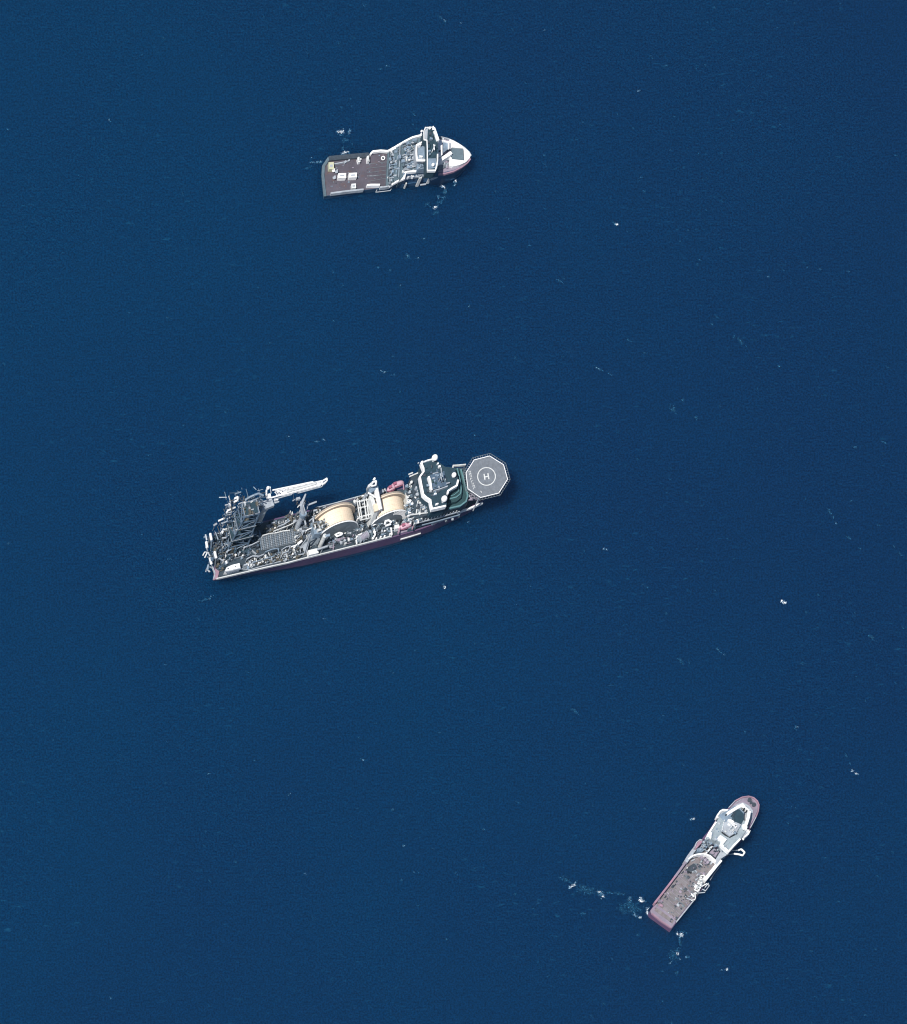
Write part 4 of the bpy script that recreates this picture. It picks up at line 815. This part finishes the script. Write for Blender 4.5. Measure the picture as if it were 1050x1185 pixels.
# white rack and drums on the lower right rail
g = MB(); 
for (x0, y0, x1, y1, mt) in ((810, 1014, 815, 1012.6, 'white'), (815, 1013, 816, 1017, 'white'), (809.6, 1018, 815, 1017, 'white'), (807, 1022.6, 813, 1021.6, 'white'), (804.6, 1029, 807, 1024.6, 'white'), (803.4, 1029.4, 808, 1031.6, 'white'), (808, 1031.6, 811, 1027, 'white'), (806, 1026, 811, 1022, 'offwhite'), (812, 1026, 818, 1022.6, 'white'), (818, 1022.6, 821, 1024.6, 'white'),
    (821, 1025, 817, 1030.4, 'offwhite'), (813, 1029, 817, 1031, 'lgrey'), (809, 1033.4, 816, 1032.6, 'lgrey'), (800, 1034, 803.4, 1038, 'white'), (794.6, 1039.4, 800, 1041.4, 'offwhite'), (800, 1042, 804.6, 1041, 'white'), (804.6, 1036, 805, 1040, 'white'), (797, 1038, 801, 1036, 'lgrey'), (813, 1020, 812, 1026, 'offwhite'), (816, 1027, 820, 1022, 'offwhite')):
    g.use(M['lgrey' if (x0+y1) % 3 < 1 else mt]); g.ptube(x0, y0, Z1+2, x1, y1, Z1+2, .3); q = W(x0, y0, Z1+2); g.use(M['grey']).tube((q.x, q.y, Z1-.5), q, .2, 5)
clutter(g, [(800, 1040), (806, 1036), (816, 1016), (808, 1014)], Z1, 36, 61, CA, [M['white'], M['offwhite'], M['dgrey'], M['lgrey']], (1, 3), 1.8); build_each(g, 'hose_rack', C)
g = None; clutter(g, [(772, 1058), (802, 1036), (822, 1000), (800, 996)], Z1+.05, 60, 62, CA, [M['mauve'], M['lgrey'], M['dgrey'], M['grey']], (.6, 1.6), .35)
clutter(g, [(764, 1042), (770, 1044), (800, 1002), (796, 1000)], Z1+.05, 26, 63, CA, [M['mauve'], M['mauve'], M['dgrey']], (.8, 2), .5)
g = new(M['dgrey']); g.prism([(793, 1008), (797, 1003), (803, 999), (806.6, 1002), (803.6, 1007), (797, 1010.6)], Z1+.06, Z1+.5); g.use(M['black']).prism([(794.6, 1009), (800, 1011), (801, 1009.6), (796, 1007.4)], Z1+.5, Z1+.7); g.use(M['offwhite']).post(794.6, 1005.6, Z1, Z1+1.4, .4, 6); g.use(M['lgrey']).ptube(800, 996.6, Z1+.7, 804, 994.6, Z1+.7, .4); g.build('tow_hatch', C)
g = MB(); clutter(g, [(812, 1003), (823, 1000), (820, 992), (808, 992)], Z1, 18, 66, CA, [M['mauve'], M['lgrey'], M['grey'], M['mauve']], (1, 3), 1.3)
g.use(M['mauve']); a = W(815, 994, Z1+1.2); b_ = W(820.6, 999, Z1+1.2); g.tube(a, b_, .9, 12); g.use(M['dgrey'])
for t_ in (0, .5, 1): p = a.lerp(b_, t_); dd = (b_-a).normalized()*.15; g.tube(p-dd, p+dd, 1.3, 12)
g.build('towing_winch', C)
# curved front coaming of the aft deck
g = new(M['white']); g.rail([(797, 994), (802, 990), (808, 988.4), (815, 987.6), (822, 990.4), (828, 995.6), (830.6, 998)], Z1, Z1+3, .8); g.use(M['white']).rail([(817, 987.6), (820.4, 984), (824.4, 979.2)], Z1, Z1+4, .8); g.build('coaming', C)
g = new(M['black']); g.rail([(799, 993.6), (804, 991), (809, 990), (814.6, 989.6)], Z1, Z1+.6, 1.4)  # black strip stands in for shade along the coaming
g.build('coaming_shade', C)
g = new(M['dgrey']); g.prism([(820, 988.8), (829.6, 993), (835, 985.2), (826.4, 979.6)], Z1, Z1+2.6); g.use(M['mauve']).prism([(821, 986.8), (829, 990), (832.6, 985.4), (826, 981.6)], Z1+2.6, Z1+3)
clutter(g, [(821, 988), (829, 992), (834, 985), (827, 981)], Z1+2.8, 10, 68, CA, [M['dgrey'], M['mauve'], M['grey']], (.8, 2), .8); g.build('winch_well', C)
g = new(M['bgrey']); g.prism([(806, 985), (813, 985.6), (826, 972.6), (832, 976), (830, 970), (820.6, 969)], Z1+.1, Z2-.2); clutter(g, [(807, 984), (816, 983), (832, 974), (820, 969.6)], Z2-.2, 50, 69, CA, [M['lgrey'], M['dgrey'], M['bgrey'], M['grey'], M['bgrey']], (1, 3), 1.3); g.build('machinery_deck', C)
g = new(M['pink']); g.prism([(803.6, 981), (806, 982), (812, 975.6), (813.6, 972), (810, 971.6), (806.4, 974)], Z1, Z2+1); g.use(M['lgrey']).rail([(804, 981), (806.4, 974.6), (810.4, 971.4), (813, 972)], Z2, Z2+1.8, .5); g.build('sponson', C)
# side decks and superstructure
g = new(M['lgrey']); g.prism([(829.4, 1000.4), (834, 994), (841, 989.4), (846, 983), (839, 978), (834, 985), (829, 993.6)], Z1+.1, Z2+.1); g.build('side_deck', C)
h = new(M['palegrey']); ZS = 13.0
h.prism([(845, 984.6), (856.6, 972), (863, 962), (866, 957), (860, 948), (837, 939), (831, 948), (829, 951.6), (821, 964), (817.6, 970), (830, 972.6), (834, 975.6)], Z2, ZS); h.build('superstructure', C)
r = new(M['white']); r.rail([(843.4, 985), (850, 977.6), (857, 970.6)], ZS-2, ZS+.9, 1.0); r.rail([(829, 951), (825, 957), (821, 963.4), (818.6, 968)], ZS-2, ZS+.8, 1.0); r.rail([(819.8, 966.4), (822, 968), (822.6, 963)], ZS, ZS+1, 1.4)
r.rail([(834, 976), (838, 980), (843.4, 985)], ZS-2, ZS+.6, .9); r.build('roof_edge', C)
r = new(M['white']); r.prism([(830.6, 969.6), (833.8, 966), (841.4, 971.4), (838, 975.6)], ZS, ZS+1.6); r.build('rescue_locker', C)
r = new(M['black']); r.rail([(835.6, 962.6), (839.6, 965.8), (845, 968.4), (850, 965.8), (853, 963.4)], ZS, ZS+.35, .9); r.build('roof_shadow', C)  # black V painted as the shadow of the raised roof block
r = new(M['lgrey']); r.prism([(845, 967.6), (852.6, 963), (858, 954), (846, 949), (838.6, 951.6), (836.6, 961.4)], ZS, ZS+1.3)
r.use(M['offwhite']); clutter(r, [(837, 963), (850, 966), (856, 955), (840, 951)], ZS+1.3, 16, 81, CA, [M['lgrey'], M['offwhite'], M['bgrey']], (.8, 2.5), .6)
for (x, y, l, w_, a) in ((847, 950, 5, 2.4, -30), (850.4, 954, 4.4, 2.2, -35), (844, 948.6, 2.4, 1.6, 0), (851.6, 956.2, 2.2, 2.8, CA)): r.use(M['white']).pbox(x, y, l, w_, ZS+1, ZS+2.6, a)
for k in range(6): r.use(M['white']).pbox(838.6-k*.5, 949+k*2.2, .7, .7, ZS, ZS+1, CA)
r.build('bridge_roof', C)
w = new(M['bgrey']); w.prism([(858, 958), (861, 940), (856, 934), (850, 932), (842, 938), (832, 943), (840, 953), (850, 958)], ZS-2, ZS+.2)
w.use(M['teal']).prism([(858, 953.6), (861, 948), (860.4, 941), (855.6, 936.2), (850, 938), (846.4, 943.8), (849, 949), (853.6, 953.6)], ZS+.2, ZS+.5)
clutter(w, [(846.4, 946), (851, 952), (853, 938), (848, 938)], ZS+.4, 8, 88, CA, [M['teal'], M['dgrey']], (.8, 1.6), .8)
wh = w.build('wheelhouse', C)
w = new(M['white']); w.rail([(842, 941.6), (848, 937.6), (854, 934), (859.4, 931.4), (861.8, 934)], ZS-3.5, ZS+1.4, 1.7); w.rail([(867.4, 938.4), (866.4, 945), (864.6, 951), (862.4, 957)], ZS-3.5, ZS+1.3, 1.7)
w.rail([(861.8, 933.6), (865, 936), (867.4, 938)], ZS-2, ZS+1, .8); w.use(M['white']).rail([(864.6, 958.8), (862, 958.4), (860, 954)], ZS-2, ZS+1.2, 1.3); w.build('window_wall', wh)
w = new(M['black'])
for x, y in ((859.6, 934.6), (861.8, 935.6), (860.6, 937.2), (864.4, 938)): w.pbox(x, y, 1.5, 1.2, ZS-1, ZS+.9, CA)
w.pbox(841, 942.6, 3, 1.4, ZS-1, ZS+.6, 30); w.pbox(862.4, 959.4, 3.6, 1.6, ZS-1, ZS+.6, 20); w.build('window', wh)
w = new(M['white']); w.rail([(829.6, 946), (831, 942.6), (834, 938.6), (837, 937), (843, 937.4)], ZS-2.6, ZS, .9); w.use(M['offwhite']).rail([(829.6, 947), (831.6, 946), (833.6, 942)], ZS-2.6, ZS-.4, .5); w.use(M['lgrey']).prism([(832, 948), (838, 944), (842, 940), (836.6, 938.6), (831.6, 943.4)], ZS-3, ZS-1.2)
w.use(M['white']).rail([(868, 960.6), (866, 965), (861.6, 968.6)], ZS-2.6, ZS, .9); w.rail([(863, 960), (868, 961)], ZS-2.6, ZS, .6); w.use(M['lgrey']).prism([(857, 969.6), (861, 968.6), (866.8, 962), (863, 958.6)], ZS-3, ZS-1.2); w.use(M['offwhite']).ptube(858.6, 970, ZS-2, 861, 972, ZS-2, .4)
w.build('bridge_wing', C)
fd = new(M['mauve']); fd.sheet([(846, 933.8), (852, 927.6), (859.4, 923.4), (866.6, 922.2), (872, 923.8), (875.6, 927), (877.4, 931.2), (876.6, 938.6), (873.4, 946), (868, 955.4), (866, 958), (845, 937)], Z2+.06)
fd.use(M['lgrey']).prism([(847, 936), (853, 930.6), (860, 928.6), (867.6, 932.6), (871.6, 938), (871, 946), (867.4, 953.4), (864, 955)], Z2+.1, Z2+.6)
fd.use(M['mauve']); fd.build('foredeck', C)
g = new(M['pink']); g.rail([(851, 926.6), (859, 922.4), (866.6, 921.2), (872.6, 923), (876.8, 926.8), (878.6, 931.2), (877.8, 938.6), (875, 945.6)], Z2-.4, Z2+.9, .6); g.use(M['lgrey']).rail([(844, 934), (851, 926.6)], Z2-.4, Z2+.9, .5); g.rail([(875, 945.6), (871.4, 952.6), (868.6, 957.6)], Z2-.4, Z2+.9, .5); g.build('bow_rail', C)
g = MB()
for (x, y, r_) in ((867.6, 925.6, .9), (872.6, 931, .9), (869.4, 928.6, .6)):
    q = W(x, y, Z2+1); g.use(M['dgrey']).tube((q.x, q.y, Z2), q, r_, 10); g.tube(q, q+Vector((0, 0, .2)), r_*1.3, 10)
g.use(M['dgrey']).ptube(866, 925, Z2+.6, 873.6, 932.6, Z2+.6, .35); g.use(M['pink']).pbox(869.6, 926, 2, 1.2, Z2, Z2+1, CA); g.use(M['lgrey']).rail([(852, 928.6), (858, 925)], Z2, Z2+.8, .3); g.build('anchor_windlass', C)
# crane frame standing out over the water at the right side
g = new(M['white']); zz = 4
for (x0, y0, x1, y1) in ((854.6, 984, 858, 982.6), (858, 982.6, 862, 986.4), (862, 986.4, 859.6, 990), (859.6, 990, 855, 988.6), (855, 988.6, 849.6, 988)): g.ptube(x0, y0, zz, x1, y1, zz, .5)
g.use(M['lgrey']).ptube(849.6, 988, zz, 843, 989, Z2-1, .25); g.ptube(854.6, 984, zz, 847, 984, Z2-1, .25); g.build('boat_davit', C)
m_ = new(M['white']); p = W(846, 958, ZS+1); m_.tube(p, p+Vector((0, 0, 5)), .28, 6, .15); m_.box(p, .3, 3, ZS+4, ZS+4.3, CA); m_.box(p, .3, 2, ZS+5.4, ZS+5.7, CA); m_.build('mast', C)

clutter(None, [(808, 986), (846, 984), (832, 946), (816, 972)], ZS, 60, 47, CA, [M['palegrey'], M['bgrey'], M['lgrey']], (.4, 1.2), .35)
clutter(None, [(770, 1066), (804, 1040), (826, 1000), (798, 1000)], Z1+.05, 160, 48, CA, [M['wood'], M['grey'], M['dgrey'], M['mauve'], M['wood']], (.4, 1.4), .25)
fittings(C)

# ================================================================== foam and whitecaps on the sea
def foam_mat(name, col, dens, lo=.38, hi=.62):
    m = bpy.data.materials.new(name); m.use_nodes = True; nt = m.node_tree; n = nt.nodes; L = nt.links; b = n['Principled BSDF']
    b.inputs['Roughness'].default_value = .8; b.inputs['Specular IOR Level'].default_value = .1; tc = n.new('ShaderNodeTexCoord'); t = n.new('ShaderNodeTexNoise'); t.inputs['Scale'].default_value = 1.6; t.inputs['Detail'].default_value = 5
    L.new(tc.outputs['Object'], t.inputs['Vector']); r = n.new('ShaderNodeValToRGB'); r.color_ramp.elements[0].position = .35; r.color_ramp.elements[1].position = dens
    r.color_ramp.elements[0].color = (.003, .034, .09, 1); r.color_ramp.elements[1].color = (*col, 1); L.new(t.outputs['Fac'], r.inputs['Fac']); L.new(r.outputs[0], b.inputs['Base Color'])
    t2 = n.new('ShaderNodeTexNoise'); t2.inputs['Scale'].default_value = 2.2; t2.inputs['Detail'].default_value = 4; L.new(tc.outputs['Object'], t2.inputs['Vector'])
    r2 = n.new('ShaderNodeMapRange'); r2.inputs[1].default_value = lo; r2.inputs[2].default_value = hi; L.new(t2.outputs['Fac'], r2.inputs[0]); L.new(r2.outputs[0], b.inputs['Alpha']); return m
FW = foam_mat('white_foam', (.80, .85, .9), .5, .34, .56); FM = foam_mat('thin_foam', (.26, .42, .58), .60); FT = foam_mat('teal_foam', (.05, .19, .33), .62); FB = foam_mat('bubbly_water', (.015, .10, .20), .66)
def blob(mb, x, y, a, b, th, h, rnd):
    """low irregular lump of foam: centre in pixels, half axes in metres"""
    n = 9; c = W(x, y, 0); u = Vector((math.cos(th), math.sin(th), 0)); v = Vector((-u.y, u.x, 0))
    o = [rnd.uniform(.65, 1.25) for _ in range(n)]
    ring = lambda f, z: [c+u*a*f*o[k]*math.cos(2*math.pi*k/n)+v*b*f*o[k]*math.sin(2*math.pi*k/n)+Vector((0, 0, z)) for k in range(n)]
    mb.loft([ring(1, -.05), ring(.92, h*.45), ring(.45, h)])
def foam(name, spots, seed, label=None, cat=None, kind=None, group=None):
    """spots: (x, y, half length px, half width px, angle deg, brightness 0..1)"""
    rnd = random.Random(seed); mb = MB()
    for (x, y, a, b, ang, br) in spots:
        th = math.radians(ang); core = br > .6
        n = int(5+a*b*(6 if core else 3.2)) if name != 'sea_foam_flecks' else max(2, int(2+a*b*2.6))
        for k in range(n):
            r_ = abs(rnd.gauss(0, .62)); t = rnd.uniform(0, 6.283); dx, dy = a*r_*math.cos(t), b*r_*math.sin(t)
            px, py = x+dx*math.cos(th)+dy*math.sin(th), y-dx*math.sin(th)+dy*math.cos(th)
            bright = rnd.random() < br*(1.02-r_*.85); s_ = rnd.uniform(.14, .44)
            mb.use(FW if bright and core else (FM if rnd.random() < br*1.1-.2 else (FT if rnd.random() < br*1.6 else FB))); blob(mb, px, py, s_*rnd.uniform(1, 2.4), s_*.8, th+rnd.gauss(0, .7), rnd.uniform(.05, .3), rnd)
    o = mb.build(name)
    return tag(o, label, cat, group, kind)
G = 'whitecaps scattered over the sea'
foam('whitecap', [(906.8, 697, 3.2, 1.2, -18, 1), (905, 695.6, 1.4, 1, -20, 1), (908.4, 697.4, 1.8, 1, -15, 1)], 1, 'brightest lone whitecap, short and slanted, on open sea right of the middle ship', 'whitecap', group=G)
foam('whitecap', [(991, 895, 1.6, 1.2, -10, 1), (986.6, 892, 1.3, 1, -25, .9), (984, 884, 1.2, 1, -40, .25), (979, 874, 3, 1, -60, .1)], 2, 'pair of bright dots of foam close to the right edge, above the tug', 'whitecap', group=G)
foam('whitecap', [(802.6, 947.6, 2.4, 1.1, 5, 1), (799.6, 948.4, 2, .8, 0, .5)], 3, 'bright whitecap left of the bow of the tug', 'whitecap', group=G)
foam('whitecap', [(714, 259.6, 3.2, .9, -10, .7), (711, 258, 2, .8, -30, .25)], 4, 'small bluish whitecap right of the supply ship, below its bow', 'whitecap', group=G)
foam('whitecap', [(841.6, 1121.6, 1.8, 1.5, 50, .95), (835, 1123, 3, 1, 10, .25)], 5, 'whitecap near the bottom edge, lower right of the tug stern', 'whitecap', group=G)
foam('whitecap', [(698.6, 635, 2, 1, 0, .6)], 6, 'tiny pale whitecap on open sea between the middle ship and the brightest whitecap', 'whitecap', group=G)
foam('whitecap', [(515, 680, 1.8, 1.3, 0, .8), (513, 676, 1.4, 1, 60, .25)], 7, 'small whitecap below the middle of the pipe laying ship', 'whitecap', group=G)
foam('whitecap', [(542, 604, 1.8, 1.1, 30, .6)], 8, 'faint whitecap just below the helideck', 'whitecap', group=G)
foam('whitecap', [(663, 1024.6, 4, 1.5, 28, .8), (661, 1026, 2, .8, 30, 1), (666, 1022, 2, 1, 30, .4)], 9, 'slanted whitecap at the far left end of the foam trail beside the tug stern', 'whitecap', group=G)
foam('whitecap', [(695.6, 1034.6, 5.5, 4.4, -20, .35), (693, 1032, 2.4, 1.2, 40, .7), (698, 1037, 2, 1.4, 0, .7)], 10, 'ragged round whitecap in the middle of the foam trail left of the tug', 'whitecap', group=G)
foam('whitecap', [(395.4, 152.6, 2.6, 2, 0, 1), (391.6, 152.6, 1.8, 1.2, 0, .8), (394.6, 156.4, 3, 1.2, -30, .5), (404.6, 151, 1.8, 2.6, 0, .5), (404, 154, 1.6, 1.4, 0, .4), (400, 162, 5, 2.4, 0, .15)], 11, 'cluster of white splashes above the aft deck of the supply ship', 'whitecap', group=G)
foam('whitecap', [(399.4, 176.4, 5, 1.3, 15, .8), (396, 178.6, 3, .9, 30, .6), (404, 177, 2, .8, -25, .4), (397, 171, 3, 2, 0, .15)], 12, 'thin arc of foam touching the upper edge of the brown aft deck', 'whitecap', group=G)
foam('whitecap', [(368, 188, 6, 1.6, 0, .4), (362, 188, 3, 1.4, 0, .4), (371, 187, 3, 1, 0, .5), (358, 194, 4, 1, 20, .15)], 13, 'pale streak of foam left of the stern corner of the supply ship', 'whitecap', group=G)
foam('whitecap', [(512.6, 215.6, 3, 1.6, -20, .8), (510.6, 214.4, 1.4, 1, 0, .8)], 14, 'white splash closest below the bow of the supply ship', 'whitecap', group=G)
foam('whitecap', [(527, 211.4, 1.6, 2.8, 0, .4), (527.6, 209, 1.2, 1, 0, .7), (526.6, 214, 1.2, .9, 0, .6)], 15, 'small upright splash below the bow tip of the supply ship', 'whitecap', group=G)
foam('whitecap', [(504, 239.8, 2.4, 1.3, 25, .9), (498, 239, 2, .9, 0, .3)], 16, 'bright dot of foam at the lower end of the splashes under the supply ship', 'whitecap', group=G)
foam('wake_foam', [(509, 234, 5, 2, 30, .2), (515, 222, 2, 4, 0, .2), (508, 228, 3, 2, 0, .25), (516, 220, 1.6, 1.4, 0, .5), (513.6, 228, 1.6, 1.2, 0, .45), (505, 246, 5, 2, 30, .08), (495, 236, 4, 2, 40, .1)], 17, kind='stuff')
foam('whitecap', [(741.6, 1041.6, 3.6, 1.4, 5, 1), (743, 1043, 3, 1, 0, 1), (741.6, 1039, 1.4, 1.4, 0, .8), (744, 1040.6, 1.6, .8, 0, .6)], 18, 'white splash left of the tug stern, upper one', 'whitecap', group=G)
foam('whitecap', [(749, 1055.6, 1.2, 4, 15, .9), (751, 1057.6, 2, 1.2, 20, .8), (750, 1052, 1.8, 1.2, 40, .7)], 19, 'hook of white foam touching the left corner of the tug stern', 'whitecap', group=G)
foam('whitecap', [(741, 1061.6, 2.6, 1.2, -10, .9), (736, 1060, 2.4, 1.4, -40, .6), (734.6, 1057.6, 1.6, 1.4, -60, .4)], 20, 'white splash left of the tug stern, lower one', 'whitecap', group=G)
foam('whitecap', [(788.6, 1082, 2.4, 2.6, 30, 1), (784, 1080.6, 1.6, 2, 0, .9), (791, 1078, 3, 1.6, 0, .2), (787, 1085, 2, 1.2, 0, .5)], 21, 'bright pair of splashes right under the tug stern', 'whitecap', group=G)
foam('whitecap', [(784.6, 1103.4, 1.8, 2, 0, .9), (787, 1110, 2, 1, 20, .4), (795, 1108, 3, 1.2, 20, .4), (776.6, 1113.6, 2.6, 1, 30, .35), (784, 1099, 1, 2, 0, .3)], 22, 'thin scattered splashes further below the tug stern', 'whitecap', group=G)
foam('wake_foam', [(787, 1092, 2, 8, 0, .12), (780, 1105, 6, 9, 0, .06), (728, 1046, 3, 7, 15, .25), (729, 1040, 3, 2, 0, .4), (732, 1050, 10, 9, 0, .05), (716, 1034, 9, 1.4, -8, .18), (678, 1030, 12, 5, -10, .08), (674, 1026, 6, 1.6, -10, .2), (705, 1033, 5, 1.6, 0, .2), (655, 1018, 8, 3, -20, .06), (676, 1057, 6, 1.2, 0, .1), (740, 1052, 3, 3, 0, .2), (783, 1126, 2, 3, 0, .1), (720, 1052, 5, 5, 0, .06)], 23, kind='stuff')
# faint flecks all over, wind streaks running down to the right
rnd = random.Random(99); sp = []
fixed = [(448, 76, 3.4, 1, 20, .5), (440, 80, 3, .8, 30, .25), (515, 24, 3, 1.4, -30, .35), (510, 20, 4, 1, -40, .15), (534, 26.6, 1.4, 1, 0, .35), (772, 76, 2.4, .9, -20, .3), (755, 67, 3, .8, -30, .15), (934, 309, 2, .8, 0, .4), (889, 320, 2, .8, -10, .3), (856, 394, 9, 2.4, -38, .12), (443, 430, 6, 1.4, -20, .35), (456, 434, 3, 1, -20, .2), (332, 505, 2.4, 1, 0, .4), (367, 511, 3, 1.2, 20, .4), (374, 508, 2, 1, 20, .2), (543, 355, 1.4, 2, 0, .35), (491, 276, 3, 1.2, 30, .25), (473, 296, 3, 3, -50, .2), (483, 299, 3, 1, 0, .25), (438, 310, 2, 2, 0, .2), (464, 330, 1.6, .8, 20, .3), (452, 313, 2, 1, 0, .15),
         (779, 474, 6, 3, -60, .12), (806, 484, 4, 1.4, -30, .2), (790, 463, 2.4, 1.2, 30, .25), (693, 427, 5, 1.2, -25, .22), (707, 433, 3, 1, -20, .15), (727, 393, 6, 1, -35, .15), (960, 592, 7, 1, -60, .15), (968, 606, 3, 1, -60, .35), (982, 622, 4, 1, -30, .15), (831, 752, 5, 1, -45, .3), (838, 757, 3, 1, -30, .25), (705, 793, 3, .8, 10, .35), (788, 765, 6, 2, -50, .1), (745, 677, 5, 1, -30, .15), (665, 823, 6, 2, -40, .12), (1042, 641, 4, 1, -40, .2), (1010, 738, 6, 2, -30, .1), (1023, 512, 3, 1.6, -30, .15), (928, 768, 2, .9, 0, .3), (922, 841, 2, 1, 0, .3), (648, 325, 6, 1, -30, .15), (240, 693, 5, 1.6, 25, .25), (232, 695, 4, 1, 0, .15), (376, 716, 2.6, .6, 0, .3), (191, 769, 2, .8, 10, .35), (335, 919, 2.4, .9, 35, .35), (421, 879, 1.6, .8, 0, .25), (353, 1011, 1.6, 1, 0, .3), (468, 979, 3, 1, -30, .3), (479, 1009, 1.8, .8, 0, .3), (415, 854, 1.2, .8, 0, .25), (128, 1154, 3, 1, -35, .35), (454, 937, 2.4, 1.2, 0, .25), (560, 960, 2, .8, 0, .3), (597, 1034, 2.4, 1, 40, .2), (630, 180, 2, 1, 0, .15), (545, 610, 2, .8, 0, .2), (740, 105, 2, .8, 0, .3), (630, 35, 2, .8, 0, .3)]
for k in range(520):
    x = rnd.uniform(0, 1050); y = rnd.uniform(0, 1185); pr_ = .3+.5*(x/1050)
    if rnd.random() > pr_: continue
    sp.append((x, y, rnd.uniform(.4, 3.4), rnd.uniform(.3, .8), rnd.gauss(-32, 22), rnd.choice((.02, .04, .08, .2))))
foam('sea_foam_flecks', fixed+sp, 55, kind='stuff')

# thin blue air between the high camera and the sea
hz = MB(); H_ = 9000
hz.loft([[Vector((x, y, -1)) for x, y in ((-H_, -H_), (H_, -H_), (H_, H_), (-H_, H_))], [Vector((x, y, ALT+10)) for x, y in ((-H_, -H_), (H_, -H_), (H_, H_), (-H_, H_))]])
hm_ = bpy.data.materials.new('haze'); hm_.use_nodes = True; nn = hm_.node_tree.nodes; nn.remove(nn['Principled BSDF']); pv = nn.new('ShaderNodeVolumePrincipled')
pv.inputs['Color'].default_value = (.34, .66, 1, 1); pv.inputs['Density'].default_value = 6e-6; pv.inputs['Anisotropy'].default_value = 0
hm_.node_tree.links.new(pv.outputs[0], nn['Material Output'].inputs['Volume']); hz.mats = [hm_]
tag(hz.build('haze'), kind='stuff')
